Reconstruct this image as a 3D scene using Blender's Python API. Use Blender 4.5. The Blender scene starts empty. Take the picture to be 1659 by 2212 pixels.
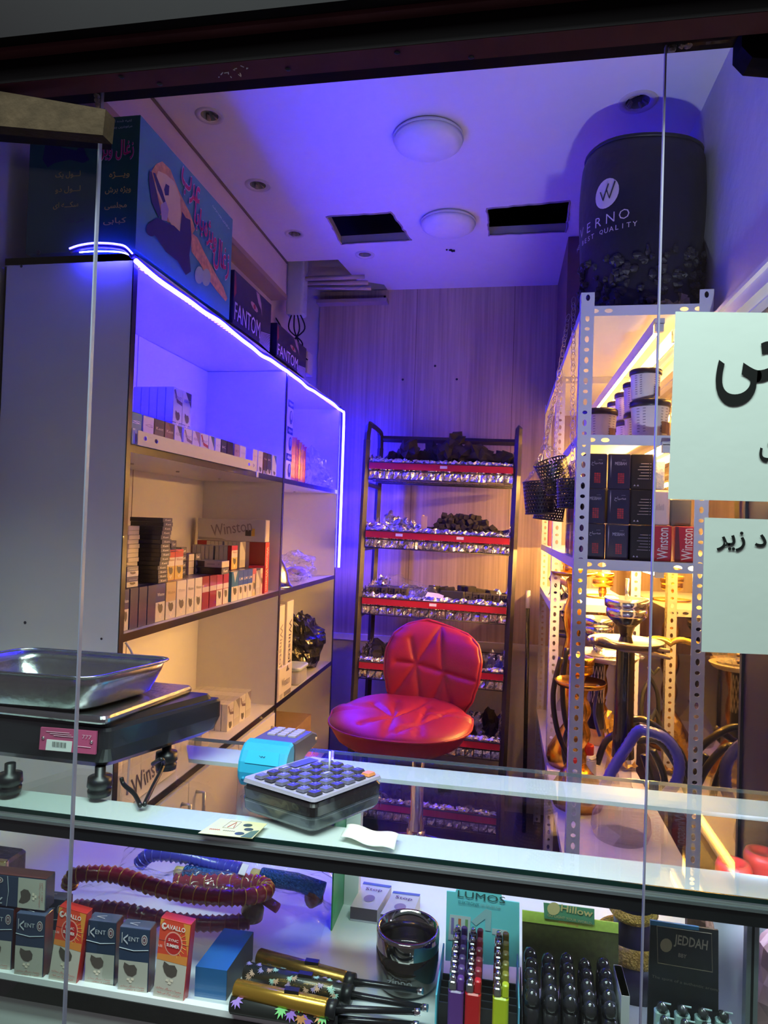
import bpy, math, random
from mathutils import Vector, Matrix, noise
random.seed(7)
C = bpy.context.scene.collection
sc = bpy.context.scene
PI = math.pi
# ------------------------------------------------------------------ camera
F, CX, CY = 1450.0, 829.5, 1106.0
CAM = Vector((0, 0, 1.62))
_dy = Vector((260, -34, -F)).normalized()
_s, _c = math.sin(.033), math.cos(.033)
_u = Vector((_s, _c, (_dy[0]*_s + _dy[1]*_c) / (-_dy[2]))).normalized()
_dx = _dy.cross(_u)
RM = Matrix((_dx, _dy, _u))
cam = bpy.data.cameras.new('camera'); camo = bpy.data.objects.new('camera', cam); C.objects.link(camo)
camo.matrix_world = Matrix.Translation(CAM) @ RM.to_4x4()
cam.sensor_fit = 'VERTICAL'; cam.sensor_height = 24.0; cam.lens = 24.0 * F / 2212.0
cam.clip_start = .02; cam.clip_end = 50
sc.camera = camo
def at(px, py, ax, v):
    r = RM @ Vector((px - CX, -(py - CY), -F)); i = 'xyz'.index(ax)
    return CAM + r * ((v - CAM[i]) / r[i])
sc.view_settings.view_transform = 'Standard'; sc.view_settings.look = 'None'
sc.view_settings.gamma = 1; sc.view_settings.use_curve_mapping = False
sc.view_settings.exposure = 0.45
# ------------------------------------------------------------------ world and lights
w = bpy.data.worlds.new('world'); sc.world = w; w.use_nodes = True
w.node_tree.nodes['Background'].inputs[0].default_value = (.70, .56, .68, 1)
w.node_tree.nodes['Background'].inputs[1].default_value = .10
def area(name, loc, d, sx, sy, power, col, spread=PI):
    l = bpy.data.lights.new(name, 'AREA'); l.shape = 'RECTANGLE'; l.size = sx; l.size_y = sy
    l.energy = power; l.color = col; l.spread = spread
    o = bpy.data.objects.new(name, l); C.objects.link(o); o.location = loc
    o.rotation_euler = Vector(d).to_track_quat('-Z', 'Y').to_euler(); return o
area('sign_light', (-.1, .28, 2.75), (0, .42, -1), 1.7, .2, 35, (.78, 1.0, .95))
area('front_fill', (-.3, -.5, 3.1), (0, .62, -.8), 1.4, .4, 10, (.80, 1.0, .93))  # added frontal fill for the cabinet side, not a known lamp
area('glass_bounce_fill', (.38, .952, 1.166), (.25, .52, .82), 22e-2, .016, 11, (.66, .70, 1.0), 1.9)  # added lamp in place of the sign's reflection off the glass top
BLUE_E, WARM_E = 105.0, 150.0
# ------------------------------------------------------------------ materials
MC = {}
def mat(col, rough=.5, metal=0., emit=0., bump=0., bscale=40., var=.06, vscale=25., spec=.5, name=None, alpha=1., coat=0.):
    key = (tuple(round(c, 4) for c in col), rough, metal, emit, bump, bscale, var, vscale, spec, alpha, coat)
    if key in MC: return MC[key]
    m = bpy.data.materials.new(name or 'surface'); m.use_nodes = True; nt = m.node_tree; b = nt.nodes['Principled BSDF']
    b.inputs['Roughness'].default_value = rough; b.inputs['Metallic'].default_value = metal
    b.inputs['Specular IOR Level'].default_value = spec; b.inputs['Coat Weight'].default_value = coat
    c = tuple(col) + (1,)
    if emit:
        b.inputs['Emission Color'].default_value = c; b.inputs['Emission Strength'].default_value = emit
    tc = nt.nodes.new('ShaderNodeTexCoord'); n = nt.nodes.new('ShaderNodeTexNoise'); n.inputs['Scale'].default_value = vscale
    nt.links.new(tc.outputs['Object'], n.inputs['Vector'])
    mx = nt.nodes.new('ShaderNodeMix'); mx.data_type = 'RGBA'
    mx.inputs[6].default_value = tuple(max(0, x*(1-var)) for x in col) + (1,); mx.inputs[7].default_value = tuple(min(1, x*(1+var)) for x in col) + (1,)
    nt.links.new(n.outputs[0], mx.inputs[0]); nt.links.new(mx.outputs[2], b.inputs['Base Color'])
    if bump:
        n2 = nt.nodes.new('ShaderNodeTexNoise'); n2.inputs['Scale'].default_value = bscale; n2.inputs['Detail'].default_value = 4
        nt.links.new(tc.outputs['Object'], n2.inputs['Vector'])
        bp = nt.nodes.new('ShaderNodeBump'); bp.inputs['Strength'].default_value = bump; bp.inputs['Distance'].default_value = .02
        nt.links.new(n2.outputs[0], bp.inputs['Height']); nt.links.new(bp.outputs[0], b.inputs['Normal'])
    MC[key] = m; return m
def clear(tint=(1, 1, 1), rough=.0, ior=1.45, bump=0., bscale=30., body=0., bodycol=(.8, .8, .9), haze=0.):
    """thin clear sheet: straight-through view plus a Fresnel reflection, optional milky share"""
    key = ('clear', tint, rough, ior, bump, bscale, body, bodycol)
    if key in MC: return MC[key]
    m = bpy.data.materials.new('clear_sheet'); m.use_nodes = True; nt = m.node_tree; nt.nodes.clear()
    o = nt.nodes.new('ShaderNodeOutputMaterial'); t = nt.nodes.new('ShaderNodeBsdfTransparent'); g = nt.nodes.new('ShaderNodeBsdfGlossy')
    t.inputs[0].default_value = tuple(tint) + (1,); g.inputs['Roughness'].default_value = rough
    f = nt.nodes.new('ShaderNodeFresnel'); ge = nt.nodes.new('ShaderNodeNewGeometry'); mm = nt.nodes.new('ShaderNodeMath'); mm.operation = 'MULTIPLY_ADD'
    mm.inputs[1].default_value = 1/ior-ior; mm.inputs[2].default_value = ior; nt.links.new(ge.outputs['Backfacing'], mm.inputs[0]); nt.links.new(mm.outputs[0], f.inputs['IOR']); mx = nt.nodes.new('ShaderNodeMixShader')
    nt.links.new(f.outputs[0], mx.inputs[0]); nt.links.new(t.outputs[0], mx.inputs[1]); nt.links.new(g.outputs[0], mx.inputs[2]); out = mx
    if bump:
        tc = nt.nodes.new('ShaderNodeTexCoord'); n2 = nt.nodes.new('ShaderNodeTexNoise'); n2.inputs['Scale'].default_value = bscale
        nt.links.new(tc.outputs['Object'], n2.inputs['Vector'])
        bp = nt.nodes.new('ShaderNodeBump'); bp.inputs['Strength'].default_value = bump; bp.inputs['Distance'].default_value = .02
        nt.links.new(n2.outputs[0], bp.inputs['Height']); nt.links.new(bp.outputs[0], g.inputs['Normal']); nt.links.new(bp.outputs[0], f.inputs['Normal'])
    if body:
        d = nt.nodes.new('ShaderNodeBsdfDiffuse'); d.inputs[0].default_value = tuple(bodycol) + (1,)
        m2 = nt.nodes.new('ShaderNodeMixShader'); m2.inputs[0].default_value = body
        nt.links.new(mx.outputs[0], m2.inputs[1]); nt.links.new(d.outputs[0], m2.inputs[2]); out = m2
    nt.links.new(out.outputs[0], o.inputs[0]); MC[key] = m; return m
def wood(c1, c2, rough=.45, sc_=(90, 90, 2.2)):
    m = bpy.data.materials.new('wood_grain'); m.use_nodes = True; nt = m.node_tree; b = nt.nodes['Principled BSDF']; b.inputs['Roughness'].default_value = rough
    tc = nt.nodes.new('ShaderNodeTexCoord'); mp = nt.nodes.new('ShaderNodeMapping'); mp.inputs['Scale'].default_value = sc_
    n = nt.nodes.new('ShaderNodeTexNoise'); n.inputs['Scale'].default_value = 1; n.inputs['Detail'].default_value = 5
    mp2 = nt.nodes.new('ShaderNodeMapping'); mp2.inputs['Scale'].default_value = tuple(s*.16 for s in sc_)
    n2 = nt.nodes.new('ShaderNodeTexNoise'); n2.inputs['Scale'].default_value = 1
    r = nt.nodes.new('ShaderNodeValToRGB'); r.color_ramp.elements[0].color = tuple(c1)+(1,); r.color_ramp.elements[1].color = tuple(c2)+(1,)
    r.color_ramp.elements[0].position = .35; r.color_ramp.elements[1].position = .65
    ma = nt.nodes.new('ShaderNodeMath'); ma.operation = 'MULTIPLY_ADD'; ma.inputs[1].default_value = .4
    nt.links.new(tc.outputs['Object'], mp.inputs[0]); nt.links.new(mp.outputs[0], n.inputs['Vector']); nt.links.new(tc.outputs['Object'], mp2.inputs[0]); nt.links.new(mp2.outputs[0], n2.inputs['Vector'])
    ms = nt.nodes.new('ShaderNodeMath'); ms.operation = 'MULTIPLY'; ms.inputs[1].default_value = .62
    nt.links.new(n.outputs[0], ms.inputs[0]); nt.links.new(n2.outputs[0], ma.inputs[0]); nt.links.new(ms.outputs[0], ma.inputs[2]); nt.links.new(ma.outputs[0], r.inputs[0]); nt.links.new(r.outputs[0], b.inputs['Base Color'])
    return m
def glow(col, strength):
    m = bpy.data.materials.new('lamp_glow'); m.use_nodes = True; nt = m.node_tree; nt.nodes.clear()
    o = nt.nodes.new('ShaderNodeOutputMaterial'); e = nt.nodes.new('ShaderNodeEmission'); e.inputs[0].default_value = tuple(col)+(1,); e.inputs[1].default_value = strength
    nt.links.new(e.outputs[0], o.inputs[0]); return m
WHITE = mat((.78, .76, .77), .35, var=.02, name='melamine_white'); BLACK = mat((.012, .012, .014), .35, name='black_plastic')
MATBLK = mat((.02, .018, .02), .7); CHROME = mat((.75, .75, .78), .16, 1., name='chrome'); STEEL = mat((.55, .56, .56), .24, 1., bump=.05, bscale=60, name='stainless_steel')
PAINT = mat((.66, .66, .70), .4, var=.02, name='grey_white_paint'); COAL = mat((.032, .026, .026), .7, bump=.6, bscale=60, name='charcoal')
FOIL = mat((.85, .85, .88), .16, 1., bump=.35, bscale=45, name='foil'); REDR = mat((.42, .012, .03), .4, name='red_rail'); GOLD = mat((.75, .42, .08), .25, 1., name='gold')
PAPER = mat((.80, .82, .80), .8, var=.02, name='paper'); GLASS = clear((.93, .97, .95)); GLASS2 = clear((.97, .99, .98)); CELLO = clear((.97, .97, 1), .08, 1.45, .8, 26, .03, (.8, .8, .9))
RACKM = mat((.035, .03, .032), .4, name='rack_enamel')
# ------------------------------------------------------------------ mesh builder
TXT = {}
def text_geo(s, bold=0., res=2):
    k = (s, bold, res)
    if k in TXT: return TXT[k]
    c = bpy.data.curves.new('t', 'FONT'); c.body = s; c.resolution_u = res; c.offset = bold
    o = bpy.data.objects.new('t', c); C.objects.link(o); bpy.context.view_layer.update()
    me = bpy.data.meshes.new_from_object(o.evaluated_get(bpy.context.evaluated_depsgraph_get()))
    vs = [(v.co.x, v.co.y) for v in me.vertices]; fs = [tuple(p.vertices) for p in me.polygons]
    bpy.data.objects.remove(o); bpy.data.curves.remove(c); bpy.data.meshes.remove(me)
    if not vs: vs = [(0, 0)]
    x0 = min(v[0] for v in vs); x1 = max(v[0] for v in vs); y0 = min(v[1] for v in vs); y1 = max(v[1] for v in vs)
    TXT[k] = (vs, fs, x0, x1, y0, y1); return TXT[k]
_AR = {'ا': (0xFE8D, 0), 'آ': (0xFE81, 0), 'ب': (0xFE8F, 1), 'پ': (0xFB56, 1), 'ت': (0xFE95, 1), 'ج': (0xFE9D, 1), 'چ': (0xFB7A, 1), 'ح': (0xFEA1, 1), 'خ': (0xFEA5, 1), 'د': (0xFEA9, 0), 'ر': (0xFEAD, 0), 'ز': (0xFEAF, 0),
       'ژ': (0xFB8A, 0), 'س': (0xFEB1, 1), 'ش': (0xFEB5, 1), 'ص': (0xFEB9, 1), 'ع': (0xFEC9, 1), 'غ': (0xFECD, 1), 'ف': (0xFED1, 1), 'ک': (0xFB8E, 1), 'گ': (0xFB92, 1), 'ل': (0xFEDD, 1), 'م': (0xFEE1, 1), 'ن': (0xFEE5, 1),
       'ه': (0xFEE9, 1), 'و': (0xFEED, 0), 'ی': (0xFBFC, 1), 'ـ': (0x640, 2), 'ض': (0xFEBD, 1), 'ط': (0xFEC1, 1), 'ق': (0xFED5, 1)}
def fa(s):
    out = []
    for i, ch in enumerate(s):
        if ch not in _AR: out.append(ch); continue
        b, j = _AR[ch]
        if j == 2: out.append('\u0640'); continue
        prev = i > 0 and s[i-1] in _AR and _AR[s[i-1]][1] > 0
        nxt = i < len(s)-1 and s[i+1] in _AR and j == 1
        out.append(chr(b + (3 if prev and nxt else 2 if nxt else 1 if prev else 0)))
    return ''.join(reversed(out))
class MB:
    def __init__(s): s.v = []; s.f = []; s.m = []; s.sm = []; s.mats = []; s.M = Matrix.Identity(4)
    def mi(s, m):
        if isinstance(m, tuple): m = mat(m)
        if m not in s.mats: s.mats.append(m)
        return s.mats.index(m)
    def add(s, vs, fs, m, smooth=False):
        o = len(s.v); k = s.mi(m)
        s.v += [tuple(s.M @ Vector(p)) for p in vs]
        for f in fs: s.f.append(tuple(i+o for i in f)); s.m.append(k); s.sm.append(smooth)
        return s
    def box(s, x0, x1, y0, y1, z0, z1, m):
        v = [(x, y, z) for z in (z0, z1) for y in (y0, y1) for x in (x0, x1)]
        return s.add(v, [(0, 2, 3, 1), (4, 5, 7, 6), (0, 1, 5, 4), (2, 6, 7, 3), (0, 4, 6, 2), (1, 3, 7, 5)], m)
    def rbox(s, x0, x1, y0, y1, z0, z1, m, r=.005, n=3):
        """box with rounded vertical edges and a small top chamfer"""
        def ring(i, z):
            pts = []
            for cx, cy, a0 in ((x1-r, y1-r, 0), (x0+r, y1-r, 90), (x0+r, y0+r, 180), (x1-r, y0+r, 270)):
                for k in range(n+1):
                    a = math.radians(a0 + 90*k/n); pts.append((cx+(r-i)*math.cos(a), cy+(r-i)*math.sin(a), z))
            return pts
        c = min(r*.5, (z1-z0)*.3); R = [ring(c, z0), ring(0, z0+c), ring(0, z1-c), ring(c, z1)]; N = len(R[0]); v = sum(R, [])
        f = [tuple(range(N-1, -1, -1)), tuple(range(3*N, 4*N))]
        for q in range(3):
            for k in range(N): f.append((q*N+k, q*N+(k+1) % N, (q+1)*N+(k+1) % N, (q+1)*N+k))
        return s.add(v, f, m)
    def quad(s, a, b, c, d, m): return s.add([a, b, c, d], [(0, 1, 2, 3)], m)
    def poly(s, pts, m): return s.add(pts, [tuple(range(len(pts)))], m)
    def prism(s, pts, vec, m):
        n = len(pts); vec = Vector(vec); v = [tuple(p) for p in pts] + [tuple(Vector(p)+vec) for p in pts]
        f = [tuple(range(n-1, -1, -1)), tuple(range(n, 2*n))] + [(i, (i+1) % n, n+(i+1) % n, n+i) for i in range(n)]
        return s.add(v, f, m)
    def tube(s, pts, r, m, n=8, closed=False, cap=True):
        P = [Vector(p) for p in pts]; L = len(P); rr = r if isinstance(r, (list, tuple)) else [r]*L
        T = []
        for i in range(L):
            a = P[(i-1) % L] if closed or i > 0 else P[i]; b = P[(i+1) % L] if closed or i < L-1 else P[i]
            d = b-a; T.append(d.normalized() if d.length > 1e-9 else Vector((0, 0, 1)))
        u = T[0].orthogonal().normalized(); v = []
        for i in range(L):
            u = (u - T[i]*u.dot(T[i])); u = u.normalized() if u.length > 1e-6 else T[i].orthogonal().normalized(); w_ = T[i].cross(u)
            for k in range(n):
                a = 2*PI*(k+.5)/n; v.append(tuple(P[i] + (u*math.cos(a) + w_*math.sin(a))*rr[i]))
        f = []
        for i in range(L if closed else L-1):
            j = (i+1) % L
            for k in range(n): f.append((i*n+k, i*n+(k+1) % n, j*n+(k+1) % n, j*n+k))
        if cap and not closed: f += [tuple(range(n-1, -1, -1)), tuple(range((L-1)*n, L*n))]
        return s.add(v, f, m, n > 4)
    def bar(s, a, b, w_, m): return s.tube([a, b], w_*.7071, m, n=4)
    def lathe(s, prof, c, m, n=24, ax='z', smooth=True, cap=True):
        c = Vector(c); v = []; 
        for (r, z) in prof:
            for k in range(n):
                a = 2*PI*k/n
                p = (r*math.cos(a), r*math.sin(a), z)
                if ax == 'y': p = (p[0], p[2], p[1])
                if ax == 'x': p = (p[2], p[0], p[1])
                v.append(tuple(c+Vector(p)))
        f = []
        for i in range(len(prof)-1):
            for k in range(n): f.append((i*n+k, i*n+(k+1) % n, (i+1)*n+(k+1) % n, (i+1)*n+k))
        if cap and prof[0][0] > 1e-6: f.append(tuple(range(n-1, -1, -1)))
        if cap and prof[-1][0] > 1e-6: f.append(tuple(range((len(prof)-1)*n, len(prof)*n)))
        return s.add(v, f, m, smooth)
    def grid(s, fn, nu, nv, m, smooth=True):
        v = [tuple(fn(i/nu, j/nv)) for j in range(nv+1) for i in range(nu+1)]
        f = [(j*(nu+1)+i, j*(nu+1)+i+1, (j+1)*(nu+1)+i+1, (j+1)*(nu+1)+i) for j in range(nv) for i in range(nu)]
        return s.add(v, f, m, smooth)
    def crinkle(s, a, b, c, d, nu, nv, amp, m, seed=0, edge=0., smooth=False):
        a, b, c, d = map(Vector, (a, b, c, d)); nrm = (b-a).cross(d-a).normalized(); R = random.Random(seed)
        def fn(u, v_):
            p = a.lerp(b, u).lerp(d.lerp(c, u), v_); p = p + nrm*R.uniform(-amp, amp) + Vector((R.uniform(-1, 1), R.uniform(-1, 1), R.uniform(-1, 1)))*amp*.5
            if v_ > .99 and edge: p = p + (d-a).normalized()*R.uniform(-edge, edge)
            return p
        return s.grid(fn, nu, nv, m, smooth)
    def text(s, t, o, xd, yd, h, m, bold=0., wid=None, align='c', shear=0., res=2, eps=.0006):
        """flat lettering centred at o, cap height h along yd, optional total width"""
        vs, fs, x0, x1, y0, y1 = text_geo(t, bold, res); xd = Vector(xd).normalized(); yd = Vector(yd).normalized(); n = xd.cross(yd)
        ky = h/max(y1-y0, 1e-6); kx = (wid/max(x1-x0, 1e-6)) if wid else ky; o = Vector(o)
        sx = {'c': (x0+x1)/2, 'l': x0, 'r': x1}[align]
        v = [tuple(o + xd*((x-sx)*kx + shear*(y-y0)*ky) + yd*((y-(y0+y1)/2)*ky) + n*eps) for x, y in vs]
        return s.add(v, fs, m)
    def blob(s, c, r, m, seed=0, flat=1., n=2, rough=.25, smooth=False, box=0.):
        R = random.Random(seed); off = Vector((R.uniform(0, 99), R.uniform(0, 99), R.uniform(0, 99))); c = Vector(c); rx, ry, rz = r if isinstance(r, tuple) else (r, r, r*flat)
        nu, nv = 6+2*n, 4+n; v = []
        for j in range(nv+1):
            th = PI*j/nv
            for i in range(nu):
                ph = 2*PI*i/nu; d = Vector((math.sin(th)*math.cos(ph), math.sin(th)*math.sin(ph), math.cos(th)))
                k = 1 + rough*noise.noise(d*1.7+off)*1.6
                if box: mxx = max(abs(d.x), abs(d.y), abs(d.z)); k *= (1-box) + box/mxx*.85
                v.append((c.x+d.x*rx*k, c.y+d.y*ry*k, c.z+d.z*rz*k))
        f = [(j*nu+i, (j+1)*nu+i, (j+1)*nu+(i+1) % nu, j*nu+(i+1) % nu) for j in range(nv) for i in range(nu)]
        return s.add(v, f, m, smooth)
    def mesh(s, name):
        me = bpy.data.meshes.new(name); me.from_pydata(s.v, [], s.f)
        for m in s.mats: me.materials.append(m)
        me.polygons.foreach_set('material_index', s.m); me.polygons.foreach_set('use_smooth', s.sm); me.update(); return me
    def build(s, name, parent=None, loc=None, solid=0., bevel=0.):
        o = bpy.data.objects.new(name, s.mesh(name)); C.objects.link(o)
        if parent: o.parent = parent
        if loc is not None: o.location = loc
        if solid: md = o.modifiers.new('solid', 'SOLIDIFY'); md.thickness = solid; md.offset = 0
        if bevel: md = o.modifiers.new('bevel', 'BEVEL'); md.width = bevel; md.segments = 2; md.limit_method = 'ANGLE'
        return o
def tag(o, label=None, cat=None, group=None, kind=None):
    if label: o['label'] = label
    if cat: o['category'] = cat
    if group: o['group'] = group
    if kind: o['kind'] = kind
    return o
def empty(name, loc=(0, 0, 0), rz=0., label=None, cat=None, group=None, rot=None):
    o = bpy.data.objects.new(name, None); C.objects.link(o); o.location = loc; o.rotation_euler = rot or (0, 0, rz); o.empty_display_size = .05
    return tag(o, label, cat, group)
def inst(me, name, loc, rot=(0, 0, 0), label=None, cat=None, group=None, scale=None):
    o = bpy.data.objects.new(name, me); C.objects.link(o); o.location = loc; o.rotation_euler = rot
    if scale: o.scale = scale
    return tag(o, label, cat, group)
def dup(root, loc, rot=None, label=None, group=None):
    r = root.copy(); C.objects.link(r); r.location = loc
    if rot: r.rotation_euler = rot
    if label: r['label'] = label
    if group: r['group'] = group
    for ch in list(root.children):
        c = ch.copy(); C.objects.link(c); c.parent = r
        for g in list(ch.children):
            d = g.copy(); C.objects.link(d); d.parent = c
    return r
def struct(mb, name, **k): return tag(mb.build(name, **k), kind='structure')
def smoothpts(P, n=8, closed=False):
    P = [Vector(p) for p in P]; out = []; L = len(P)
    for i in range(L if closed else L-1):
        p0 = P[(i-1) % L] if closed or i > 0 else P[i]; p1 = P[i]; p2 = P[(i+1) % L]; p3 = P[(i+2) % L] if closed or i < L-2 else P[(i+1) % L]
        for k in range(n):
            t = k/n; out.append(.5*((2*p1) + (p2-p0)*t + (2*p0-5*p1+4*p2-p3)*t*t + (3*p1-p0-3*p2+p3)*t**3))
    if not closed: out.append(P[-1])
    return out
def plate2d(outer, holes, name='plate'):
    """filled 2D outline with holes -> (verts2d, faces)"""
    c = bpy.data.curves.new(name, 'CURVE'); c.dimensions = '2D'; c.fill_mode = 'BOTH'
    for pts in [outer] + holes:
        sp = c.splines.new('POLY'); sp.points.add(len(pts)-1); sp.use_cyclic_u = True
        for i, p in enumerate(pts): sp.points[i].co = (p[0], p[1], 0, 1)
    o = bpy.data.objects.new(name, c); C.objects.link(o); bpy.context.view_layer.update()
    me = bpy.data.meshes.new_from_object(o.evaluated_get(bpy.context.evaluated_depsgraph_get()))
    vs = [(v.co.x, v.co.y) for v in me.vertices]; fs = [tuple(p.vertices) for p in me.polygons]
    bpy.data.objects.remove(o); bpy.data.curves.remove(c); bpy.data.meshes.remove(me); return vs, fs
def circ(cx, cy, r, n=20, ry=None): return [(cx+r*math.cos(2*PI*k/n), cy+(ry or r)*math.sin(2*PI*k/n)) for k in range(n)]
ORD = ['first', 'second', 'third', 'fourth', 'fifth', 'sixth', 'seventh', 'eighth', 'ninth', 'tenth', 'eleventh', 'twelfth', 'thirteenth', 'fourteenth', 'fifteenth', 'sixteenth', 'seventeenth', 'eighteenth', 'nineteenth', 'twentieth']
# ------------------------------------------------------------------ the setting
PLAS = mat((.62, .50, .50), .8, bump=.15, bscale=14, var=.12, vscale=5, name='plaster'); CEILM = mat((.72, .66, .68), .45, var=.03, name='ceiling_panel')
VOID = mat((.012, .012, .012), .9); WOODP = wood((.33, .245, .19), (.50, .38, .29)); WOODD = wood((.05, .025, .022), (.09, .045, .04))
PIL = mat((.16, .10, .08), .6, var=.2)
b = MB(); b.box(-1.6, 1.4, -2.0, 4.2, -.05, 0, mat((.16, .14, .13), .35, var=.3, vscale=3)); struct(b, 'floor')
out = [(-1.2, .8), (.6, .8), (.6, 3.93), (-.73, 3.93), (-.735, 3.84), (-.88, 3.76), (-.915, 3.45), (-1.2, 3.45)]
HR = [[(-.844, 2.95), (-.542, 2.942), (-.493, 3.242), (-.852, 3.255)], [(-.116, 2.951), (.235, 2.92), (.243, 3.222), (-.114, 3.227)]]
HC = [(-1.052, 2.161, .031), (-1.058, 2.642, .034), (-1.05, 3.116, .03), (-.758, 3.398, .032), (.387, 2.266, .038)]
vs, fs = plate2d(out, HR + [circ(x, y, r, 18) for x, y, r in HC])
b = MB()
for z in (3.02, 3.035): b.add([(x, y, z) for x, y in vs], fs, CEILM)
for pts in [out] + HR + [circ(x, y, r, 18) for x, y, r in HC]:
    n = len(pts)
    b.add([(x, y, 3.02) for x, y in pts] + [(x, y, 3.06) for x, y in pts], [(i, (i+1) % n, n+(i+1) % n, n+i) for i in range(n)], mat((.4, .36, .34), .9))
b.box(-1.5, .8, .6, 4.2, 3.3, 3.35, VOID)
struct(b, 'ceiling')
WRM = mat((.60, .56, .62), .7, bump=.3, bscale=9, var=.08, vscale=6, name='worn_plaster')
b = MB(); b.box(-1.34, -1.28, .84, 4.0, 0, 3.3, PLAS); struct(b, 'wall_left')
b = MB(); b.box(.6, .70, .84, 4.0, 2.19, 3.3, WRM); b.box(.64, .70, .84, 4.0, 0, 2.2, mat((.60, .56, .62), .7, bump=.3, bscale=9, var=.08, vscale=6, name='worn_plaster')); struct(b, 'wall_right')
b = MB(); b.box(-1.34, .70, 3.95, 4.0, 0, 3.3, mat((.62, .56, .52), .6, bump=.1, bscale=5)); struct(b, 'wall_back')
b = MB(); b.box(-1.145, .64, 3.93, 3.95, .96, 3.02, WOODP)
for x in (-.55, .02): b.box(x, x+.003, 3.929, 3.931, .96, 3.02, PIL)
for x, z in ((-.30, 2.48), (-.62, 2.48), (-.745, 2.98), (-.43, 2.56)): b.lathe([(.007, -.002), (.006, 0)], (x, 3.929, z), MATBLK, 8, 'y')
struct(b, 'trim_1')
b = MB(); b.box(-1.25, .64, 3.90, 3.95, .925, .96, mat((.66, .60, .56), .5)); b.box(-1.25, .64, 3.94, 3.95, .0, .925, mat((.6, .56, .52), .6)); struct(b, 'baseboard_back')
b = MB(); b.box(-1.28, -1.2, .84, 3.45, 2.83, 3.02, PLAS); b.box(-1.28, -1.19, .84, 3.45, 2.81, 2.835, mat((.36, .25, .2), .7)); b.box(-1.205, -1.196, .84, 3.45, 3.008, 3.02, mat((.15, .1, .09), .7)); struct(b, 'trim_2')
b = MB(); b.box(.26, .6, 3.28, 3.93, 2.3, 3.018, PIL); struct(b, 'trim_3')
b = MB(); b.box(-1.6, 1.4, .80, .84, 2.24, 3.4, MATBLK); b.box(-1.6, -1.3, .8, .84, 0, 2.24, MATBLK); b.box(.62, 1.4, .8, .84, 0, 2.24, MATBLK); struct(b, 'wall_front')
DB = mat((.065, .020, .024), .6, spec=.08, var=.5, vscale=12, name='brown_steel'); DK = mat((.006, .004, .005), .7, spec=.05)
b = MB(); b.box(-1.4, 1.2, .719, .75, 2.146, 2.152, DB); b.box(-1.4, 1.2, .7185, .75, 2.1465, 2.18, DK); b.box(-1.4, 1.2, .705, .719, 2.176, 2.181, DB); b.box(-1.4, 1.2, .69, .80, 2.181, 2.75, DK); b.box(-1.4, 1.2, .75, .80, 2.168, 2.19, DK)
for px, py in ((262, 165), (345, 180), (622, 148), (858, 112), (1018, 122)):
    p = at(px, py, 'z', 2.1458); b.lathe([(.0035, -.001), (.002, -.0015), (0, -.0015)], p, VOID, 10)
R = random.Random(3)
for k in range(12):
    p = at(475+5.5*k+R.uniform(-3, 3), 165-1.5*k+R.uniform(-8, 8), 'z', 2.1457); b.tube([p, p+Vector((R.uniform(-.004, .004), R.uniform(-.005, .005), 0))], .0006, (.5, .5, .52), 4)
struct(b, 'window_1')
b = MB(); P = [at(x, y, 'y', .72) for x, y in ((-460, 118), (0, 197), (228, 236), (222, 292), (0, 272), (-460, 232))]; b.prism(P, (0, .02, 0), mat((.034, .021, .012), .9, spec=.08, bump=.15, bscale=50, var=.5, vscale=40, name='dirty_mortar'))
P = [at(x, y, 'y', .785) for x, y in ((-460, 232), (0, 272), (222, 292), (222, 306), (0, 290), (-460, 252))]; b.prism(P, (0, .02, 0), DK)
P = [at(x, y, 'y', .78) for x, y in ((55, 178), (110, 172), (130, 186), (85, 190))]; b.prism(P, (0, .01, 0), mat((.7, .66, .55), .9))
for k in range(9):
    p = at(206+R.uniform(-4, 8), 206+k*11, 'y', .785); b.blob(p, R.uniform(.002, .004), mat((.42, .34, .30), .9), k)
struct(b, 'trim_4')
b = MB()
for k in range(18):
    p = at(1452+k*5, 96+R.uniform(-8, 10)-k*1.2, 'y', .79); b.blob(p, R.uniform(.003, .005), mat((.16, .10, .09), .9, var=.4), k)
P = [at(x, y, 'y', .77) for x, y in ((1604, 50), (1700, 30), (1700, 130), (1625, 124), (1602, 100))]; b.prism(P, (0, .03, 0), DK)
struct(b, 'trim_5')
b = MB(); e = [at(x, y, 'y', .775) for x, y in ((228, 205), (132, 2290))]
X0, X1 = -.526, .162
b.box(-1.3, X0, .772, .777, .8, 2.125, GLASS); b.box(X0-.0012, X0+.0008, .7715, .7775, .8, 2.165, mat((.22, .22, .30), .3)); struct(b, 'window_2')
b = MB(); b.box(X1, .9, .782, .787, .8, 2.165, GLASS); b.box(X1-.0008, X1+.0010, .7815, .7875, .8, 2.165, mat((.25, .23, .32), .3)); struct(b, 'window_3')
# mirror on the right wall with its white rail
r = empty('wall_mirror', (.64, 2.7, .45), label='tall yellowish mirror panel fixed to the right wall behind the white slotted shelving', cat='mirror')
b = MB(); b.box(-.014, -.002, -.78, 1.23, 0, 1.74, mat((.66, .55, .32), .03, 1., var=.01, name='mirror')); b.build('mirror_pane', r)
b = MB(); b.box(-.07, -.04, -1.8, 1.23, 1.745, 1.78, mat((.72, .68, .62), .4)); b.box(-.082, -.04, -1.8, 1.23, 1.78, 1.791, mat((.72, .68, .62), .4)); b.box(-.018, -.001, -.795, -.78, 0, 1.74, MATBLK); b.box(-.012, -.001, -1.8, -.795, 0, 1.74, mat((.05, .035, .028), .35, var=.3)); b.build('top_rail', r)  # dark panel is added here to keep a shelf upright's reflection out
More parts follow.
